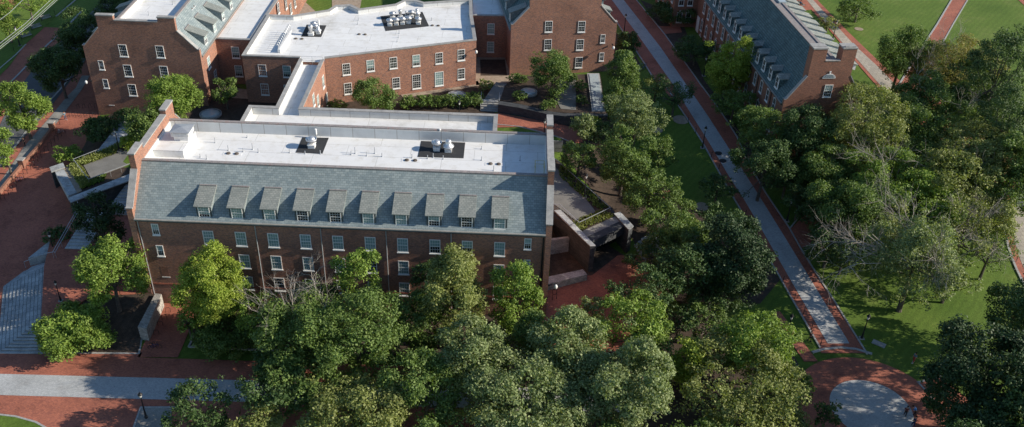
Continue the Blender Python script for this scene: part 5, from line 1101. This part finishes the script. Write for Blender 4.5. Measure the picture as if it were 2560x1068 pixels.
T(1795, 468, 48, 42, 3.6, 'dark', 'small dark tree with a mulch ring on the shaded lawn')
T(1668, 575, 88, 66, 7.0, 'mid', 'green tree right of the dark stepped wall')
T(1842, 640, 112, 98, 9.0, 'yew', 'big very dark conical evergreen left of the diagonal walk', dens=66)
T(1735, 668, 90, 80, 8.0, 'dark', 'dark tree left of the big evergreen')
T(1610, 722, 84, 64, 7.5, 'dark', 'grey dark tree shading the red court')
T(2145, 24, 52, 36, 3.4, 'mid', 'small round street tree on the bright lawn behind the old hall', dens=36, z0=3.4)
T(2070, 60, 30, 24, 2.2, 'olive', 'small brownish tree between the old hall and the beige walk', dens=30, z0=3.4)
# lower left
T(272, 676, 94, 88, 6.8, 'bright', 'broad green tree between the steps and the left gable of the long hall', z0=0.1)
T(250, 548, 66, 66, 6.5, 'yew', 'very dark tree against the left gable wall', z0=.3)
T(183, 820, 94, 64, 2.6, 'bright', 'large round pale green bush beside the broad granite steps', kind='shrub', dens=80, cr=1.3, z0=-1.2)
T(140, 588, 42, 26, .7, 'dark', 'low plants beside the narrow steps', kind='shrub', z0=.2)
T(255, 652, 70, 50, 3.0, 'dark', 'dark lower foliage behind the broad green tree', z0=.2)
T(532, 728, 92, 122, 8.0, 'lime', 'tall bright feathery cypress before the long hall', leaf=.2, dens=80, cr=.9, z0=-1.5)
T(604, 750, 44, 66, 5.5, 'bright', 'narrow bright cypress right behind the tall feathery one', 'cone', leaf=.2, dens=70)
T(560, 845, 90, 40, 2.0, 'mid', 'low green growth under the feathery cypress', kind='shrub')
T(740, 830, 126, 112, 8.5, 'mid', 'green tree with grey dead limbs left of centre', open_=5, limb=(735, 722, 11.0))
T(880, 680, 62, 70, 12.0, 'bright', 'slim bright poplar in front of the hall middle', z0=-1.5)
T(890, 820, 150, 120, 10.0, 'mid', 'broad mid green tree below the slim poplar')
T(690, 960, 110, 76, 6.5, 'dark', 'dark green tree at the end of the grey paver strip')
T(1135, 722, 98, 112, 10.5, 'olive', 'sunlit pale green tree covering the lower hall windows')
T(1290, 735, 70, 90, 9.5, 'bright', 'rounded green tree at the right end of the hall front')
T(1070, 690, 44, 48, 9.0, 'dark', 'darker small crown between two sunlit trees before the hall')
T(1185, 880, 108, 100, 9.0, 'grey', 'grey green tree in the centre of the bottom grove')
T(1420, 870, 120, 110, 9.5, 'grey', 'large silvery green tree right of the grove centre')
T(1570, 960, 130, 120, 9.5, 'grey', 'silvery green tree at the bottom right of the grove')
T(1310, 1000, 170, 100, 9.0, 'grey', 'wide grey green tree on the bottom edge')
T(1060, 960, 120, 100, 8.0, 'mid', 'shaded green tree on the bottom edge left of the wide one')
T(880, 1030, 150, 84, 7.0, 'olive', 'yellowish green tree on the bottom edge left of centre')
T(640, 1050, 90, 56, 5.5, 'olive', 'pale green tree top on the bottom edge right of the lamp')
T(490, 1020, 88, 74, 5.5, 'dark', 'dark tree on the bottom edge right of the gravel bed')
T(1585, 800, 94, 78, 8.0, 'bright', 'bright leafy tree below the red court')
T(1720, 905, 66, 92, 4.5, 'lime', 'yellow green shrubby tree between darker trees at lower right')
T(1895, 862, 104, 94, 7.0, 'bright', 'leafy green tree left of the end of the diagonal walk')
T(1880, 1000, 190, 84, 6.5, 'olive', 'broad light olive tree on the bottom edge at right')
T(2068, 1035, 36, 38, 3.5, 'dark', 'small dark tree top left of the grey disc', dens=60)
T(1700, 800, 60, 40, 4.0, 'dark', 'dark tree under the big evergreen')
T(2540, 780, 84, 70, 7.0, 'dark', 'dark tree at the right edge above the darkest evergreen')
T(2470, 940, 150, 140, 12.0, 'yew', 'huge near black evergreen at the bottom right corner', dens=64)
for i, (x, y) in enumerate(((2690, 760), (2740, 900), (2640, 1040), (2750, 1150), (2480, 1220), (2300, 1240))): T(x, y, 170, 150, 13, 'dark', 'dark tree of the grove just outside the lower right edge', group='grove outside the lower right edge')
for i, (x, y) in enumerate(((1100, 1150), (1500, 1160), (1750, 1140))): T(x, y, 130, 90, 7, 'mid', '%s green tree of the three cut by the bottom edge' % ['left', 'middle', 'right'][i])

T(2300, 385, 100, 74, 7.0, 'mid', 'green tree filling the middle of the right grove')
T(2055, 440, 84, 74, 6.5, 'mid', 'green tree between the old hall corner and the grove')
T(2330, 520, 104, 74, 7.0, 'bright', 'light green tree above the gnarled tree')
T(2075, 610, 66, 58, 4.5, 'dark', 'dark shrubby tree right of the diagonal walk', dens=40)
T(2200, 560, 84, 70, 6.0, 'olive', 'olive tree mixed with bare limbs above the lower lawn', open_=4)
T(2120, 410, 80, 66, 6.5, 'olive', 'olive green tree left of the grove centre', open_=2)
T(2420, 300, 74, 60, 6.5, 'mid', 'green tree against the dark pine', dens=36)
T(1970, 440, 60, 50, 4.5, 'dark', 'dark low tree between walk and grove')
T(1700, 540, 60, 50, 4.0, 'mid', 'green tree left of the small mulch ring tree')
T(1780, 740, 80, 50, 4.5, 'dark', 'dark spreading tree below the big evergreen')
T(1640, 640, 70, 54, 4.5, 'dark', 'dark tree right of the stepped wall')
T(1500, 330, 40, 34, 3.2, 'dark', 'dark foliage between young tree and grey green tree', z0=2.8)
T(1040, 800, 90, 80, 7.0, 'mid', 'mid green tree left of the grey green central tree')
T(1330, 850, 80, 80, 7.0, 'mid', 'mid green tree below the rounded one by the right end')
T(1480, 790, 60, 50, 5.0, 'grey', 'grey green crown at the lower edge of the red court')
T(780, 760, 80, 70, 6.5, 'dark', 'dark crown under the dead limbs left of centre', open_=3)
T(1990, 960, 60, 50, 4.0, 'mid', 'green tree left of the round plaza')

T(2300, 250, 90, 70, 9.0, 'mid', 'green tree behind the tall open one near the red path', open_=2)
T(2560, 420, 80, 100, 11.0, 'mid', 'tall green tree cut by the right edge above the round plaza')
T(2200, 500, 90, 70, 8.0, 'mid', 'green tree low in the middle of the right grove')
T(2440, 380, 100, 80, 10.0, 'olive', 'olive tree below the dark pine')
T(1650, 380, 46, 44, 4.5, 'mid', 'green tree on the lawn left of the walk lamp', shape='layer')
T(1640, 215, 40, 34, 3.4, 'olive', 'small brownish green tree by the corner of the diagonal walk', dens=34)
T(1530, 250, 34, 40, 4.0, 'mid', 'green tree tight against the pale slab', z0=2.6)
T(1710, 640, 70, 60, 6.0, 'mid', 'green tree between the court and the big evergreen')
T(1820, 560, 70, 50, 6.0, 'dark', 'dark crown above the big evergreen by the walk')
T(470, 800, 34, 40, 3.5, 'bright', 'small bright sapling left of the feathery cypress')
T(660, 800, 70, 60, 6.0, 'bright', 'bright green crown right of the narrow cypress')

T(2330, 150, 70, 60, 7.5, 'mid', 'green tree left of the thin yellowing tree', leaf=.22, dens=36, gap=.15)
T(2440, 250, 80, 66, 8.0, 'mid', 'green tree in front of the tall dark pine tiers', open_=2)
T(2070, 520, 70, 60, 6.0, 'dark', 'dark crown hanging over the red branch walk')
T(2480, 620, 70, 56, 6.0, 'mid', 'thin green tree on the lawn by the round plaza kerb', dens=24, gap=.3)
T(2380, 690, 80, 56, 5.0, 'grey', 'low grey green boughs right of the gnarled tree', dens=30, gap=.2)
T(2110, 640, 50, 50, 3.5, 'dark', 'dark low tree left of the gnarled trunk', dens=34)

T(1440, 985, 130, 90, 8.0, 'grey', 'silvery green crown filling the bottom grove right of centre')
T(1200, 960, 110, 80, 7.5, 'olive', 'olive green crown low in the bottom grove')
T(760, 950, 110, 80, 7.0, 'mid', 'mid green crown low in the bottom grove at left')
T(1620, 860, 70, 60, 6.0, 'mid', 'mid green crown under the bright leafy tree')

T(2450, 1075, 110, 90, 11.0, 'yew', 'near black evergreen cut by the bottom edge at the right corner', dens=60)
T(1770, 800, 60, 44, 4.5, 'mid', 'green crown between the big evergreen and the leafy tree')
T(2000, 500, 44, 44, 4.0, 'dark', 'dark low tree beside the shaded lamp post')

T(2420, 200, 70, 60, 8.0, 'mid', 'green tree between the yellowing tree and the tall pine', leaf=.22)
T(2480, 540, 80, 60, 7.5, 'olive', 'full olive crown left of the far right round plaza')
T(1745, 600, 50, 46, 4.5, 'mid', 'green crown above the shaded path left of the big evergreen')

# ------------------------------------------------------------------ light
w = bpy.data.worlds.new('World'); S.world = w; w.use_nodes = True; t = w.node_tree; bg = t.nodes['Background']
sky = t.nodes.new('ShaderNodeTexSky'); sky.sky_type = 'NISHITA'; sky.sun_disc = False
EL, AZ = 25.8, -3.0
sky.sun_elevation = math.radians(EL); sky.sun_rotation = math.radians(90 - AZ); sky.air_density = 1.2; sky.dust_density = .3; sky.ozone_density = 4.0
t.links.new(sky.outputs[0], bg.inputs[0]); bg.inputs[1].default_value = 0.098
sl = bpy.data.lights.new('sun', 'SUN'); sl.energy = 5.0; sl.angle = math.radians(.53); sl.color = (1, .90, .76); so = bpy.data.objects.new('sun', sl); COL.objects.link(so)
dvec = Vector((math.cos(math.radians(EL)) * math.cos(math.radians(AZ)), math.cos(math.radians(EL)) * math.sin(math.radians(AZ)), math.sin(math.radians(EL))))
so.rotation_euler = dvec.to_track_quat('Z', 'Y').to_euler()
S.view_settings.view_transform = 'Standard'; S.view_settings.look = 'None'; S.view_settings.exposure = 0.5; S.view_settings.gamma = 1
S.render.engine = 'CYCLES'
print('leaf quads', TOT, 'objects', len(bpy.data.objects))
